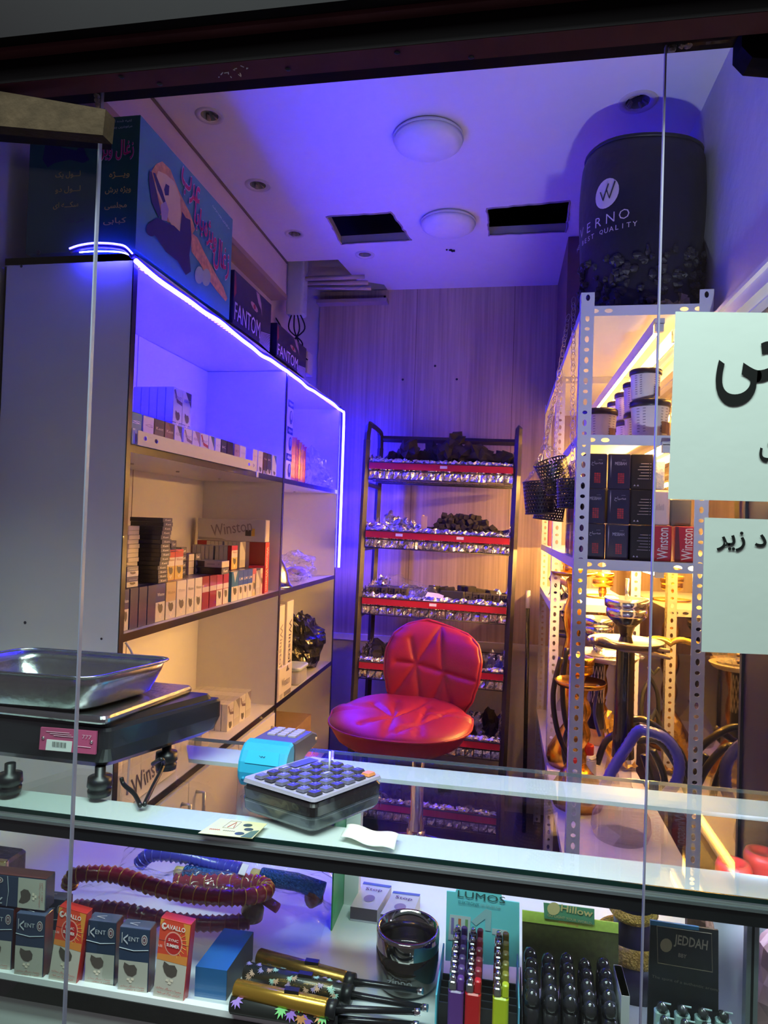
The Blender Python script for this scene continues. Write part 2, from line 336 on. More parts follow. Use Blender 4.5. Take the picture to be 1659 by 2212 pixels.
# ceiling lamps and downlight rims
for i, (px, py, rr, lb) in enumerate(((925, 305, .127, 'larger looking round white ceiling lamp nearer the shop front, switched off'), (968, 486, .127, 'round white ceiling lamp between the two rectangular ceiling openings, switched off'))):
    p = at(px, py, 'z', 3.0); r = empty('ceiling_lamp', (p.x, p.y, 3.02), label=lb, cat='ceiling lamp', group='round ceiling lamps')
    b = MB(); b.lathe([(rr*.93, 0), (rr, -.008), (rr, -.016)], (0, 0, 0), mat((.7, .66, .66), .4), 40); b.build('base', r)
    b = MB(); b.lathe([(rr*.99, -.014), (rr*.95, -.03), (rr*.8, -.042), (rr*.5, -.05), (0, -.054)], (0, 0, 0), mat((.74, .70, .72), .35, name='opal_shade'), 40); b.build('lamp_shade', r)
PLC = ['nearest the front on the left edge of the ceiling', 'second from the front along the left edge of the ceiling', 'third along the left edge of the ceiling, above the back boxes', 'beside the left rectangular opening near the back', 'above the black charcoal sack, torn and empty']
for (x, y, rr), pl in zip(HC, PLC):
    r = empty('downlight_rim', (x, y, 3.02), label='round downlight hole ' + pl, cat='downlight', group='empty downlight holes')
    b = MB(); b.lathe([(rr, .004), (rr*1.1, -.003), (rr*1.55, -.004), (rr*1.62, .0)], (0, 0, 0), mat((.55, .50, .52), .5) if rr < .036 else mat((.5, .42, .42), .9), 24, cap=False); b.build('rim', r)
    b = MB(); R = random.Random(int(x*100))
    for k in range(9):
        a = R.uniform(0, 6.28); b.tube([(rr*math.cos(a), rr*math.sin(a), .0), (rr*.55*math.cos(a+.2), rr*.55*math.sin(a+.2), .012)], .004, mat((.3, .24, .2), .9), 5)
    b.build('torn_edge', r)
b = MB(); R = random.Random(2)
for k in range(10): b.blob((-.311+R.uniform(-.02, .02), 3.382+R.uniform(-.012, .012), 3.018), .005, VOID, k)
tag(b.build('cable_stub'), 'tiny dark cable stub poking from the ceiling near the back', 'cable')
for i, (H, lb) in enumerate(zip(HR, ('left', 'right'))):
    b = MB(); 
    R = random.Random(i)
    for k in range(4):
        a, c = Vector((*H[k], 3.019)), Vector((*H[(k+1) % 4], 3.019)); pts = [a.lerp(c, t/12)+Vector((R.uniform(-.004, .004), R.uniform(-.004, .004), 0)) for t in range(13)]
        b.tube(pts, .004, mat((.32, .26, .27), .9), 5)
    tag(b.build('opening_edge'), lb + ' rectangular opening cut in the ceiling, ragged dark edge', 'ceiling opening', 'rectangular ceiling openings')
# junction box with wires at the back left corner
p = at(642, 565, 'y', 3.55); r = empty('junction_box', (p.x, p.y, p.z), label='white plastic junction box in a torn clear bag high in the back left corner', cat='junction box')
b = MB(); b.rbox(-.05, .05, -.03, .06, -.30, .02, mat((.6, .6, .64), .4), .015); b.build('housing', r)
b = MB(); b.box(-.05, .08, .0, .1, -.62, -.5, mat((.6, .54, .5), .6)); b.build('socket', r)
b = MB()
for k in range(4):
    q = [(-.02+k*.015, 0, -.29), (-.03+.03*k, -.01, -.38), (.05-.02*k, -.01, -.46), (.02+.02*k, 0, -.55)]
    b.tube(smoothpts(q, 6), .004, MATBLK, 6)
b.tube(smoothpts([(-.12, -.02, -.3), (-.06, -.02, -.4), (.0, -.02, -.62), (.07, -.02, -.72), (.1, -.02, -.68)], 6), .004, MATBLK, 6); b.build('wire', r)
b = MB(); b.crinkle((.05, -.04, -.3), (.1, -.03, -.3), (.09, -.03, .0), (.05, -.04, .0), 5, 10, .008, CELLO, 4); b.build('plastic_wrap', r)
b = MB()
for k in range(3): b.tube([(-1.18, 3.55+.09*k, 2.96+.01*k), (-.8, 3.6+.09*k, 2.98)], .012, mat((.4, .33, .3), .7), 8)
b.box(-1.15, -.72, 3.86, 3.93, 2.93, 2.95, mat((.34, .26, .23), .8)); tag(b.build('conduit'), 'bundle of dull conduits crossing the notch at the back of the ceiling', 'pipe')
# ------------------------------------------------------------------ display counter
r = empty('display_counter', (-.35, 1.05, 0), label='glass topped display counter with white frame strips across the shop front', cat='counter'); OFF = Vector((.35, -1.05, 0)); YF, SHF = .893, .940
def cb(): m = MB(); m.M = Matrix.Translation(OFF); return m
WS = mat((.80, .84, .84), .35, var=.015, name='white_strip')
b = cb(); b.box(-1.27, .59, YF-.002, 1.262, 1.1755, 1.1815, GLASS2); b.build('glass_top', r)
b = cb(); b.box(-1.27, .59, YF-.003, YF-.001, 1.1755, 1.1815, mat((.008, .03, .026), .15, name='green_glass_edge')); b.box(-1.27, .59, 1.261, 1.263, 1.1755, 1.1815, mat((.10, .12, .14), .2)); b.build('glass_edge', r)
b = cb(); b.box(-1.27, .59, YF, YF+.072, 1.168, 1.175, WS); b.build('front_strip', r)
b = cb(); b.prism([(-.56, 1.165, 1.168), (.59, 1.165, 1.168), (.59, 1.235, 1.168), (-.60, 1.235, 1.168)], (0, 0, .007), WS)
b.lathe([(.004, -.0005), (.003, .0003)], (-.285, 1.215, 1.1755), MATBLK, 10); b.lathe([(.004, -.0005), (.003, .0003)], (-.30, 1.195, 1.1755), MATBLK, 10); b.build('back_strip', r)
b = cb(); b.box(-1.27, .59, YF-.003, YF+.013, 1.147, 1.168, BLACK); b.box(-1.27, .59, YF-.0055, YF-.0025, 1.1655, 1.1695, mat((.42, .46, .48), .25, .8)); b.build('front_rail', r)
b = cb(); b.box(-1.27, .59, YF+.002, 1.30, SHF-.012, SHF, WS); b.build('display_shelf', r)
b = cb(); b.box(-1.27, .59, YF-.008, YF+.002, SHF-.03, SHF-.006, mat((.02, .018, .018), .3, bump=.1)); b.box(-1.27, .59, YF-.0065, YF+.004, SHF-.006, SHF+.003, WS); b.build('shelf_rail', r)
b = cb(); b.box(-1.27, .59, YF+.002, YF+.02, .02, SHF-.03, mat((.66, .70, .68), .4)); b.build('front_panel', r)
b = cb(); b.box(-1.27, .59, YF+.0045, YF+.0065, SHF+.004, 1.147, GLASS2); b.build('front_glass', r)
b = cb(); b.box(-.262, -.236, 1.18, 1.2, SHF, 1.168, WS); b.box(-.265, -.2625, 1.10, 1.2, SHF, 1.168, mat((.02, .35, .12), .3)); b.build('back_post', r)
for x in (-1.25, .56):
    b = cb(); b.box(x, x+.025, 1.2, 1.225, 0, 1.168, WS); b.build('leg', r)
# ------------------------------------------------------------------ left cabinet
CX0, CX1, CY0, CY1, CYD = -1.265, -.91, 1.49, 3.6, 2.67
r = empty('shelf_cabinet', (-1.09, 2.545, 0), label='tall white two-bay shelf cabinet with black edging along the left wall', cat='cabinet'); OC = Vector((1.09, -2.545, 0))
def kb(): m = MB(); m.M = Matrix.Translation(OC); return m
EDGE = mat((.014, .012, .014), .3, coat=.3, name='black_edging')
b = kb(); b.box(CX0, CX1, CY0, CY0+.018, 0, 2.26, WHITE)
for px, py, q in ((83, 545, .006), (46, 575, .004), (229, 541, .005), (219, 1380, .003), (54, 1345, .004)):
    p = at(px, py, 'y', CY0-.0005); b.lathe([(q, 0), (q*.5, -.001), (0, -.0012)], p, mat((.05, .04, .05), .8), 10, 'y')
b.build('side_panel', r)
b = kb(); b.box(CX0, CX1, CY1-.018, CY1, 0, 2.26, WHITE); b.build('side_panel', r)
b = kb(); b.box(CX0, CX1, CYD-.01, CYD+.01, 0, 2.24, WHITE); b.build('divider', r)
b = kb(); b.box(CX0, CX1, CY0, CY1, 2.242, 2.26, WHITE); b.build('top_panel', r)
b = kb(); b.box(CX0, CX0+.006, CY0, CY1, 0, 2.24, WHITE); b.box(CX0+.006, CX0+.0072, 2.11, 2.113, .5, 2.24, mat((.3, .25, .25), .8)); b.build('back_panel', r)
SB, SC, SD, SE = 1.795, 1.328, .858, .38
for z, ys in ((SB, (CY0+.018, CYD-.01)), (SC, (CY0+.018, CYD-.01)), (SD, (CY0+.018, CYD-.01)), (SB, (CYD+.01, CY1-.018)), (SC, (CYD+.01, CY1-.018)), (SD, (CYD+.01, CY1-.018)), (SE, (CYD+.01, CY1-.018))):
    b = kb(); b.box(CX0+.006, CX1-.002, ys[0], ys[1], z-.018, z, WHITE)
    b.box(CX1-.002, CX1+.001, ys[0], ys[1], z-.019, z+.001, EDGE)
    if z in (SB,):
        for q in (.3, .55, .85): b.lathe([(.006, -.022), (.006, -.018)], (CX1-.2, ys[0]+(ys[1]-ys[0])*q, z), mat((.5, .45, .45), .3), 8)
    b.build('shelf', r)
for y in (CY0, CYD-.01, CY1-.018):
    b = kb(); b.box(CX1-.001, CX1+.002, y, y+.019, 0, 2.26, EDGE); b.build('edge_strip', r)
for i in range(3):
    y0 = CY0+.02+i*.384; d = kb(); d.box(CX1-.012, CX1+.004, y0, y0+.38, .05, SD-.03, WHITE); d = d.build('door', r)
    yh = y0+(.34 if i != 1 else .05); h = kb(); h.tube([(CX1+.004, yh, .62), (CX1+.03, yh, .62), (CX1+.03, yh, .78), (CX1+.004, yh, .78)], .006, mat((.5, .47, .45), .3, .6), 6); h.build('handle', d)
# white slotted guard rail in front of the packs
b = MB(); v_, f_ = plate2d([(0, 0), (.80, 0), (.80, .036), (0, .036)], [circ(x, .02, .009, 14, .006) for x in (.035, .09, .735, .775)])
b.add([(CX1+.012, 1.52+u, SB+.0+v) for u, v in v_], f_, PAINT); b.add([(CX1-.01+.022*(v/.036), 1.52+u, SB+.002) for u, v in v_], f_, PAINT)
tag(b.build('guard_rail', solid=.002), 'white slotted metal strip along the front of the top cabinet shelf', 'rail')
b = MB(); b.box(CX1-.03, CX1+.004, 1.51, 1.522, SB+.001, SB+.040, PAPER); b.box(CX1+.0015, CX1+.0035, 2.355, 2.375, SB-.018, SB+.004, PAPER); tag(b.build('paper_slip'), 'small white paper slips tucked at the ends of the slotted strip', 'paper')
# blue LED rope
BG = glow((.012, .009, 1.0), BLUE_E)
R = random.Random(5)
r = empty('led_rope', (CX1+.012, 2.5, 2.262), label='glowing blue LED rope along the cabinet top and down its far end', cat='light rope')
pts = [(CX1+.008, CY0-.002, 2.240)]
for k in range(1, 22): pts.append((CX1+.008+R.uniform(-.002, .002), CY0+k*.0965, 2.234-.004*math.sin(k*.9)+R.uniform(-.003, .003)))
pts += [(CX1+.012, 3.6, 2.232), (CX1+.016, 3.615, 2.20), (CX1+.016, 3.618, 1.9), (CX1+.015, 3.62, 1.55), (CX1+.014, 3.622, 1.37)]
pts = [Vector(p)-Vector(r.location) for p in smoothpts(pts, 5)]
ih = next(i for i, p in enumerate(pts) if p.z < -.09)
b = MB(); b.tube(pts[:ih+1], .0066, BG, 8); b.build('glowing_tube', r)
b = MB(); b.tube(pts[ih:], .0066, glow((.010, .008, 1.0), 220), 8); b.build('glowing_drop', r)
b = MB(); TG = glow((.006, .002, 1.0), 330); TX = CX1-.010-r.location.x; TZ_ = 2.2408-r.location.z
for y0, y1 in ((CY0+.03, CYD-.02), (CYD+.02, CY1-.03)):
    k = y0
    while k < y1: b.quad((TX-.004, k-2.5, TZ_), (TX-.004, k+.012-2.5, TZ_), (TX+.004, k+.012-2.5, TZ_), (TX+.004, k-2.5, TZ_), TG); k += .022
o = b.build('bead_strip', r); tag(o, kind='stuff')
b = MB(); b.tube([p+Vector((-.008, 0, .013)) for p in pts if p.z > -.06], .006, mat((.05, .04, .30), .4), 8); b.build('rope_sleeve', r)
arc = [Vector((-.93-.30*t, CY0-.012-.012*math.sin(PI*t), 2.262+.012*math.sin(PI*t))) for t in [i/16 for i in range(17)]]
arc[0] = Vector((CX1+.006, CY0-.004, 2.262))
arc = [at(x, y, 'y', CY0-.012) for x, y in ((286, 548), (270, 532), (250, 527), (228, 525), (200, 525), (170, 530), (150, 537))]
b = MB(); b.tube([p-Vector(r.location) for p in smoothpts(arc, 5)], .0022, glow((.02, .015, 1.0), 90), 6); b.build('glowing_end', r)
arc2 = [at(x, y, 'y', CY0-.011) for x, y in ((286, 553), (262, 545), (230, 543), (200, 543), (172, 545))]
b = MB(); b.tube([p-Vector(r.location) for p in smoothpts(arc2, 5)], .0016, glow((.03, .03, 1.0), 330), 6); b.build('glowing_end', r)
b = MB(); b.tube([p-Vector(r.location)+Vector((0, .004, -.007)) for p in smoothpts(arc, 5)], .006, mat((.04, .03, .3), .4), 8); b.build('rope_sleeve', r)
# ------------------------------------------------------------------ cigarette packs
def patch(b, w_, y, x0, x1, z0, z1, m, e=.0004):
    b.quad((x0, y-e, z0), (x1, y-e, z0), (x1, y-e, z1), (x0, y-e, z1), m)
LUNG = (.10, .08, .07)
def lung(b, cx, cz, s, y):
    R = random.Random(int(cz*9999)); P = [(cx+s*x, y, cz+s*z) for x, z in ((-.55, .75), (-.1, .55), (.35, .62), (.6, .3), (.55, -.1), (.2, -.35), (-.2, -.3), (-.45, -.05), (-.62, .35))]
    b.poly(P, LUNG)
    for dx, dz in ((-.15, -.62), (.22, -.58), (.05, -.8)): b.quad((cx+s*(dx-.14), y, cz+s*(dz-.08)), (cx+s*(dx+.1), y, cz+s*(dz-.12)), (cx+s*(dx+.14), y, cz+s*(dz+.08)), (cx+s*(dx-.1), y, cz+s*(dz+.1)), (.85, .75, .6))
def pack(body, w_=.055, t=.022, h=.088, upper=None, lower=(.72, .68, .60), text=None, tc=(.9, .9, .9), acc=None, side=None, split=.45, bold=.01, lung_=True, vert=False, warn=False):
    """front face looks towards -y, base centre at the origin"""
    b = MB(); x0, x1, y0, y1 = -w_/2, w_/2, -t/2, t/2
    b.rbox(x0, x1, y0, y1, 0, h, mat(side or body, .3, coat=.6), .0012, 1)
    up = upper or body; yy = y0-.0003
    def q(p, m): b.poly([(a, yy-.0002*(m[0] != -1), c) for a, c in p], mat(m, .3, coat=.6))
    q([(x0+.0008, h*split), (x1-.0008, h*split), (x1-.0008, h-.001), (x0+.0008, h-.001)], up)
    if lower:
        q([(x0+.0008, .001), (x1-.0008, .001), (x1-.0008, h*split), (x0+.0008, h*split)], lower)
        if lung_: lung(b, 0, h*split*.6, w_*.42, yy-.0006)
        if warn:
            for k in range(2): b.tube([(x1*.7-w_*(.7 if k else .6), yy-.0003, h*(.05+.045*k)), (x1*.75, yy-.0003, h*(.05+.045*k))], .0004, (.55, .03, .04), 4)
    if acc:
        k, ac = acc; yy -= .0003
        if k == 'diag': q([(x0+w_*.3, h-.001), (x1-.001, h-.001), (x1-.001, h*.55)], ac)
        if k == 'chev': q([(x0+w_*.05, h*.92), (x0+w_*.2, h*.95), (x0+w_*.45, h*.68), (x1-.001, h*.62), (x1-.001, h*.52), (x0+w_*.4, h*.58)], ac)
        if k == 'vee': q([(x0+.001, h-.001), (x0+w_*.2, h-.001), (0, h*.62), (x1-w_*.2, h-.001), (x1-.001, h-.001), (x1-.001, h*.5), (x0+.001, h*.5)], ac)
        if k == 'top': q([(x0+.001, h*.8), (x1-.001, h*.8), (x1-.001, h-.001), (x0+.001, h-.001)], ac)
        if k == 'band':
            q([(x0+.001, h*.52), (x1-.001, h*.52), (x1-.001, h*.68), (x0+.001, h*.68)], ac)
            for xs in (x0-.0004, x1+.0004): b.quad((xs, y0, h*.5), (xs, y1, h*.5), (xs, y1, h*.66), (xs, y0, h*.66), mat(ac, .4))
    if text:
        if vert: b.text(text, (0, yy-.0006, h*.7), (0, 0, 1), (-1, 0, 0), w_*.3, tc, bold, wid=h*.45)
        else: b.text(text, (0, yy-.0006, h*.72), (1, 0, 0), (0, 0, 1), h*.09, tc, bold, wid=w_*.72, res=1)
    b.quad((x0, y0, h+.0003), (x1, y0, h+.0003), (x1, y1, h+.0003), (x0, y1, h+.0003), mat(up, .3, coat=.5))
    return b.mesh('cigarette_pack')
NAVY = (.02, .035, .16); WHT = (.72, .68, .66); GRY = (.48, .45, .44)
PK = {
 'blue_edge': pack((.035, .03, .12), lower=(.045, .035, .13), lung_=False, h=.094),
 'blue_blank': pack((.62, .60, .62), lower=None, text=None, acc=('top', (.5, .48, .5))),
 'teal': pack((.02, .22, .36), upper=(.03, .18, .26), lower=(.35, .22, .10), text='S', split=.4),
 'white_grey': pack((.70, .60, .55), text='G', tc=(.35, .25, .3), split=.36, lower=(.6, .45, .4)),
 'black_gold': pack((.10, .06, .02), upper=(.05, .03, .05), text='Kent', tc=(.75, .6, .4), acc=None, split=.2, side=(.35, .2, .05)),
 'brown_gold': pack((.35, .2, .05), upper=(.22, .10, .07), text='Kent', tc=(.75, .6, .4), acc=('diag', (.10, .05, .07)), split=.22),
 'white_navy': pack(WHT, acc=('diag', (.05, .05, .10)), text='KENT', tc=(.3, .25, .3), split=.25),
 'white_slate': pack(WHT, acc=('chev', (.20, .13, .16)), text='KENT', tc=(.3, .25, .3), split=.25),
 'white_grey_diag': pack(WHT, acc=('diag', (.30, .20, .20)), text='KENT', tc=(.3, .25, .3), split=.25),
 'white_red': pack(WHT, acc=('chev', (.38, .03, .05)), text='KENT', tc=(.3, .25, .3), split=.25),
 'slim_navy': pack(WHT, w_=.036, acc=('diag', (.05, .09, .12)), split=.25),
 'plain_white': pack(WHT, w_=.046, text='C', tc=(.5, .42, .45), split=.28),
 'black_leaf': pack((.04, .04, .07), w_=.044, text='K', tc=(.6, .5, .4), split=.28),
 'black_photo': pack((.05, .03, .04), w_=.044, acc=('diag', (.02, .02, .03)), split=.25),
 'pink_brown': pack((.45, .30, .24), w_=.042, text='E', tc=(.3, .15, .1), split=.28),
 'cream': pack((.7, .62, .6), w_=.042, text='Essence', tc=(.5, .4, .4), split=.33),
 'win_blue': pack((.025, .03, .16), text='Winston', tc=(.8, .8, .85), split=.52, h=.094, side=(.03, .035, .14)),
 'win_gold': pack((.62, .46, .22), text='Winston', tc=(.3, .22, .12), split=.48, h=.094),
 'win_white': pack((.78, .72, .66), text='Winston', tc=(.5, .46, .46), split=.5, h=.094),
 'win_white_blk': pack((.78, .72, .66), text='Winston', tc=(.06, .05, .1), split=.46, h=.094),
 'win_red': pack((.30, .012, .03), acc=('band', (.72, .6, .58)), lower=(.72, .66, .6), split=.5, h=.094, upper=(.40, .015, .07), side=(.26, .012, .03)),
 'win_red_yel': pack((.42, .015, .03), upper=(.75, .66, .58), acc=('top', (.5, .015, .03)), lower=(.72, .50, .14), text='Winston', tc=(.35, .1, .08), split=.5, h=.09),
 'teal_vee': pack((.03, .22, .36), upper=(.66, .62, .64), acc=('vee', (.03, .16, .38)), split=.5, h=.094, side=(.03, .26, .38)),
 'red_edge': pack((.28, .012, .03), upper=(.28, .012, .03), lower=(.28, .012, .03), acc=('band', (.62, .5, .5)), lung_=False, h=.094),
 'camel_blue': pack((.03, .09, .42), text='LM', tc=(.8, .7, .6), split=.5, h=.094),
 'pink_cream': pack((.6, .38, .42), acc=('top', (.5, .1, .12)), lower=(.6, .5, .26), split=.55, h=.094),
 'white_pinkphoto': pack((.72, .68, .64), lower=(.62, .42, .5), split=.8, h=.094),
 'blank': pack(GRY, lower=None, upper=(.40, .37, .36), h=.088, text=None),
 'dark_top': pack((.16, .15, .17), lower=None, upper=(.2, .19, .2), h=.088, text=None),
 'side_grey': pack((.56, .52, .48), lower=(.5, .46, .42), upper=(.6, .57, .53), h=.088, split=.3, lung_=False, acc=('diag', (.25, .22, .26)), w_=.055),
}
F_X = (0, 0, PI/2)      # a pack whose front looks out of the cabinet
def P(kind, x, y, z, label, group=None, rot=F_X): return inst(PK[kind], 'cigarette_pack', (x, y, z), rot, label, 'cigarette pack', group)
COLN = {'teal': 'teal pack', 'white_grey': 'pale pack with a grey emblem', 'black_gold': 'black and gold pack', 'brown_gold': 'brown and gold pack with dark diagonal', 'white_navy': 'white pack with dark diagonal corner', 'white_slate': 'white pack with slate chevron', 'white_grey_diag': 'white pack with grey-brown corner', 'white_red': 'white pack with red chevron', 'slim_navy': 'narrow white pack with navy corner', 'plain_white': 'plain whitish pack', 'black_leaf': 'black patterned pack', 'black_photo': 'black pack with pictured front', 'pink_brown': 'brownish pack', 'cream': 'cream pack'}
# top shelf: one row behind the slotted rail, then five more
W0 = {'slim_navy': .036, 'plain_white': .046, 'black_leaf': .044, 'black_photo': .044, 'pink_brown': .042, 'cream': .042}
def PY(px, z, x=-.934): return at(px, 1115+(1.62-z)*760, 'x', x).y
def PF(kind, a, c, z, label, group, x=-.945, hs=1., rz=0., ts=1.):
    ya, yb_ = PY(a, z, x+.011), PY(c, z, x+.011); o = P(kind, x, (ya+yb_)/2, z, label, group, (0, 0, PI/2+rz)); o.scale = ((yb_-ya)/W0.get(kind, .055)*.97, ts, hs); return o
row = (('teal', 278, 304), ('white_grey', 306, 330), ('black_gold', 331, 353), ('brown_gold', 354, 374), ('white_navy', 375, 391), ('white_slate', 395, 413), ('white_grey_diag', 414, 430), ('white_red', 431, 449), ('slim_navy', 450, 462), ('plain_white', 464, 476), ('black_leaf', 477, 489), ('black_photo', 490, 503), ('pink_brown', 506, 517), ('cream', 518, 531))
for i, (k, a, c) in enumerate(row): PF(k, a, c, SB, COLN[k] + ', ' + ORD[i] + ' from the left behind the slotted rail', 'packs behind the slotted rail', hs=1.0)
for i, (k, a, c, nm) in enumerate((('cream', 546, 556, 'cream pack'), ('plain_white', 558, 568, 'white pack'), ('black_gold', 570, 577, 'black and gold pack'), ('black_leaf', 578, 587, 'dark blue patterned pack'), ('slim_navy', 589, 598, 'pale narrow pack'))):
    PF(k, a, c, SB, nm + ', ' + ORD[i] + ' of five right of the slotted rail', 'packs beside the slotted rail', x=-.94)
for i, k in enumerate(('white_slate', 'white_navy')):
    for lv in range(2):
        for j in range(5 if i == 0 else 2):
            kk = k if (j == 0 and lv) else 'blue_blank'
            if j == 0 and lv: lb, g = COLN[k] + ' raised above the row, ' + ('left' if i == 0 else 'right') + ' of two', 'raised pair of packs on the top shelf'
            else: lb, g = 'pale pack in the blue-lit pile rising behind the top shelf row', 'pale packs in the blue-lit pile'
            inst(PK[kk], 'cigarette_pack', (-.962-.0255*j, 1.817+.0575*i, SB+.1005*lv), F_X, lb, 'cigarette pack', g, (1, 1.1, 1.13))
# middle shelf
TOPC = SC+.094
spec = [('win_blue', -.955, 1.535, 'blue pack with photo front at the near end'), ]
y = 1.56; X = -.94
# four packs seen on edge, then fronts
PF('win_blue', 263, 277, SC, 'blue pack with photo front, nearest the cabinet side panel', None, hs=1.12)
for i in range(3): PF('blue_edge', 279+19*i, 297+19*i, SC, 'plain dark blue pack back, ' + ORD[i] + ' of three at the near end of the middle shelf', 'plain blue packs at the near end', hs=1.12)
fr = [('win_blue', 334, 355, 'blue pack with photo front right of the four blue edges'), ('win_gold', 356, 378, 'gold pack in the front row of the middle shelf'), ('win_white', 379, 400, 'white pack with faint grey lettering in the middle shelf front row'),
      ('win_white_blk', 401, 417, 'white pack with dark bird mark, left of the pair'), ('win_white_blk', 418, 434, 'white pack with dark bird mark, right of the pair'),
      ('win_red', 465, 478, 'red and white pack, left of the red pair on the middle shelf'), ('win_red', 479, 491, 'red and white pack, right of the red pair on the middle shelf'), ('teal_vee', 497, 512, 'teal pack with grey V on the middle shelf'),
      ('camel_blue', 512, 522, 'blue pack, left of three beside the teal one'), ('camel_blue', 522, 532, 'blue pack, middle of three beside the teal one'), ('camel_blue', 532, 542, 'blue pack, right of three beside the teal one'), ('pink_cream', 542, 550, 'pink topped cream pack beside the blue three')]
for k, a, c, lb in fr: PF(k, a, c, SC, lb, 'front row packs on the middle shelf', hs=1.12)
for i in range(2):
    o = PF('red_edge', 434+16*i, 449+16*i, SC, 'red pack with white band seen on its edge, ' + ('left' if i == 0 else 'right') + ' of two', 'red packs on edge', hs=1.12)
PF('side_grey', 548, 559, SC, 'grey striped pack turned sideways near the small red carton', None, hs=1.08); PF('white_pinkphoto', 559, 565, SC, 'pale pack with violet photo beside the small red carton', None, hs=1.08)
R = random.Random(8)
for j in range(10):
    for i in range(15):
        yy = 1.56+i*.0585+R.uniform(-.002, .002)+(.0 if j % 2 else .003); xx = -.972-.0235*j
        if j == 0 and i < 2: continue
        inst(PK['blank' if R.random() < .75 else 'dark_top'], 'cigarette_pack', (xx, yy, SC+R.uniform(0, .001)), F_X, 'grey topped pack in the tight block filling the middle shelf', 'cigarette pack', 'grey topped packs packed behind the front row', (1, 1, 1.18))
# flat slim packs piled: dark ones with a lettered end, pale ones with their ends out
def slim(dark, s=1.):
    b = MB(); c = (.03, .028, .035) if dark else (.66, .58, .48)
    b.rbox(-.05, .05, -.0275, .0275, 0, .0215, mat(c, .3, coat=.5), .001, 1)
    if dark:
        b.quad((.0504, -.026, .001), (.0504, .026, .001), (.0504, .026, .0205), (.0504, -.026, .0205), (.10, .09, .14))
        b.text('Kent', (.0508, 0, .011), (0, 1, 0), (0, 0, 1), .010, (.8, .75, .7), .02, wid=.03, res=1); b.text('·', (0, -.028, .011), (1, 0, 0), (0, 0, 1), .002, (.3, .28, .3), res=1)
    else:
        b.quad((-.05, -.0279, .001), (-.018, -.0279, .001), (-.018, -.0279, .0205), (-.05, -.0279, .0205), (.10, .08, .08)); b.text('G', (.038, -.0281, .011), (0, 0, 1), (-1, 0, 0), .006, (.2, .16, .14), res=1)
        b.quad((-.008, -.028, .009), (.022, -.028, .009), (.022, -.028, .013), (-.008, -.028, .013), (.45, .38, .33))
        b.quad((.0504, -.026, .001), (.0504, .026, .001), (.0504, .026, .0205), (.0504, -.026, .0205), (.60, .52, .42))
    return b.mesh('slim_pack')
SD_, SP_ = slim(1), slim(0)
zb = SC+.1055
def SL(me, x, y, z, lb, g, rz=0., sc=(1, 1, .615)): return inst(me, 'slim_cigarette_pack', (x, y, z), (0, 0, rz), lb, 'cigarette pack', g, sc)
for k in range(15): SL(SD_, -.995+R.uniform(-.003, .003)+.0008*k, 1.757+R.uniform(-.002, .002), zb+.0122*k, 'flat black pack, ' + ORD[k] + ' from the bottom of the tall dark pile', 'flat black packs in the tall pile', 0, (1, 1, .55))
for k in range(13): SL(SP_, -1.035+R.uniform(-.002, .002), 1.668+R.uniform(-.002, .002), zb+.0122*k, 'flat pale pack, ' + ORD[k] + ' from the bottom of the pale pile beside the tall dark pile', 'flat pale packs in the left pile', 0, (1, 1, .55))
for i in range(2): PF('win_red_yel', 358+18*i, 376+18*i, zb, ('left' if i == 0 else 'right') + ' red pack with yellow photo front standing on top of the grey block', 'red and yellow packs on the block', x=-.968, hs=.93)
for i in range(2): PF('win_red_yel', 358+18*i, 376+18*i, zb, 'second rank red and yellow pack behind the ' + ('left' if i == 0 else 'right') + ' one', 'red and yellow packs behind', x=-.995, hs=.97)
for k in range(5): SL(SD_, -1.062, 1.95, zb+.0226*k, 'flat black pack, ' + ORD[k] + ' from bottom in the short pile behind the red-yellow packs', 'black packs in the short pile', .12, (.9, .8, 1))
for k in range(4): SL(SD_, -1.05, 2.008, zb+.0226*k, 'flat black pack, ' + ORD[k] + ' from bottom in the pile right of the red-yellow packs', 'black packs in the right pile', .1, (.8, .85, 1))
for k in range(3):
    SL(SP_, -1.04, 2.055, zb+.0226*k, 'pale flat pack with cream end, ' + ORD[k] + ' from the bottom, beside the dark piles', 'cream ended flat packs', .05, (.7, .75, 1))
    SL(SD_, -1.04, 2.10, zb+.0226*k, 'blue-grey flat pack, ' + ORD[k] + ' from the bottom, right of the cream ends', 'blue grey flat packs', .05, (.7, .75, 1))
for k in range(2): inst(PK['win_blue'], 'cigarette_pack', (-.962, 1.60, zb+.027*k+.001), F_X, 'blue pack resting on the near corner of the block, ' + ('upper' if k else 'lower'), 'cigarette pack', 'blue packs lying on the corner', (1, 1.6, .285))
for j, (y_, x_, n) in enumerate(((2.345, -.985, 9), (2.46, -1.0, 8))):
    for i in range(n): inst(PK['side_grey'] if (i or j) else PK['win_red_yel'], 'cigarette_pack', (x_-.0165*i-(.006 if i > 3 else 0), y_, zb), F_X, 'pale pack in the ' + ('front' if j == 0 else 'back') + ' edge-on rank on the block, ' + ORD[i] + ' from the right', 'cigarette pack', 'pale packs on edge on the block', (1, .72, .98+.14*j))
for k in range(2): SL(SP_ if k else SD_, -.963, 2.13, zb+.0225*k, ('upper pale grey' if k else 'lower dark grey') + ' flat pack lying at the front of the block', 'flat grey packs at the front of the block', .0, (.9, 1.1, 1.0))
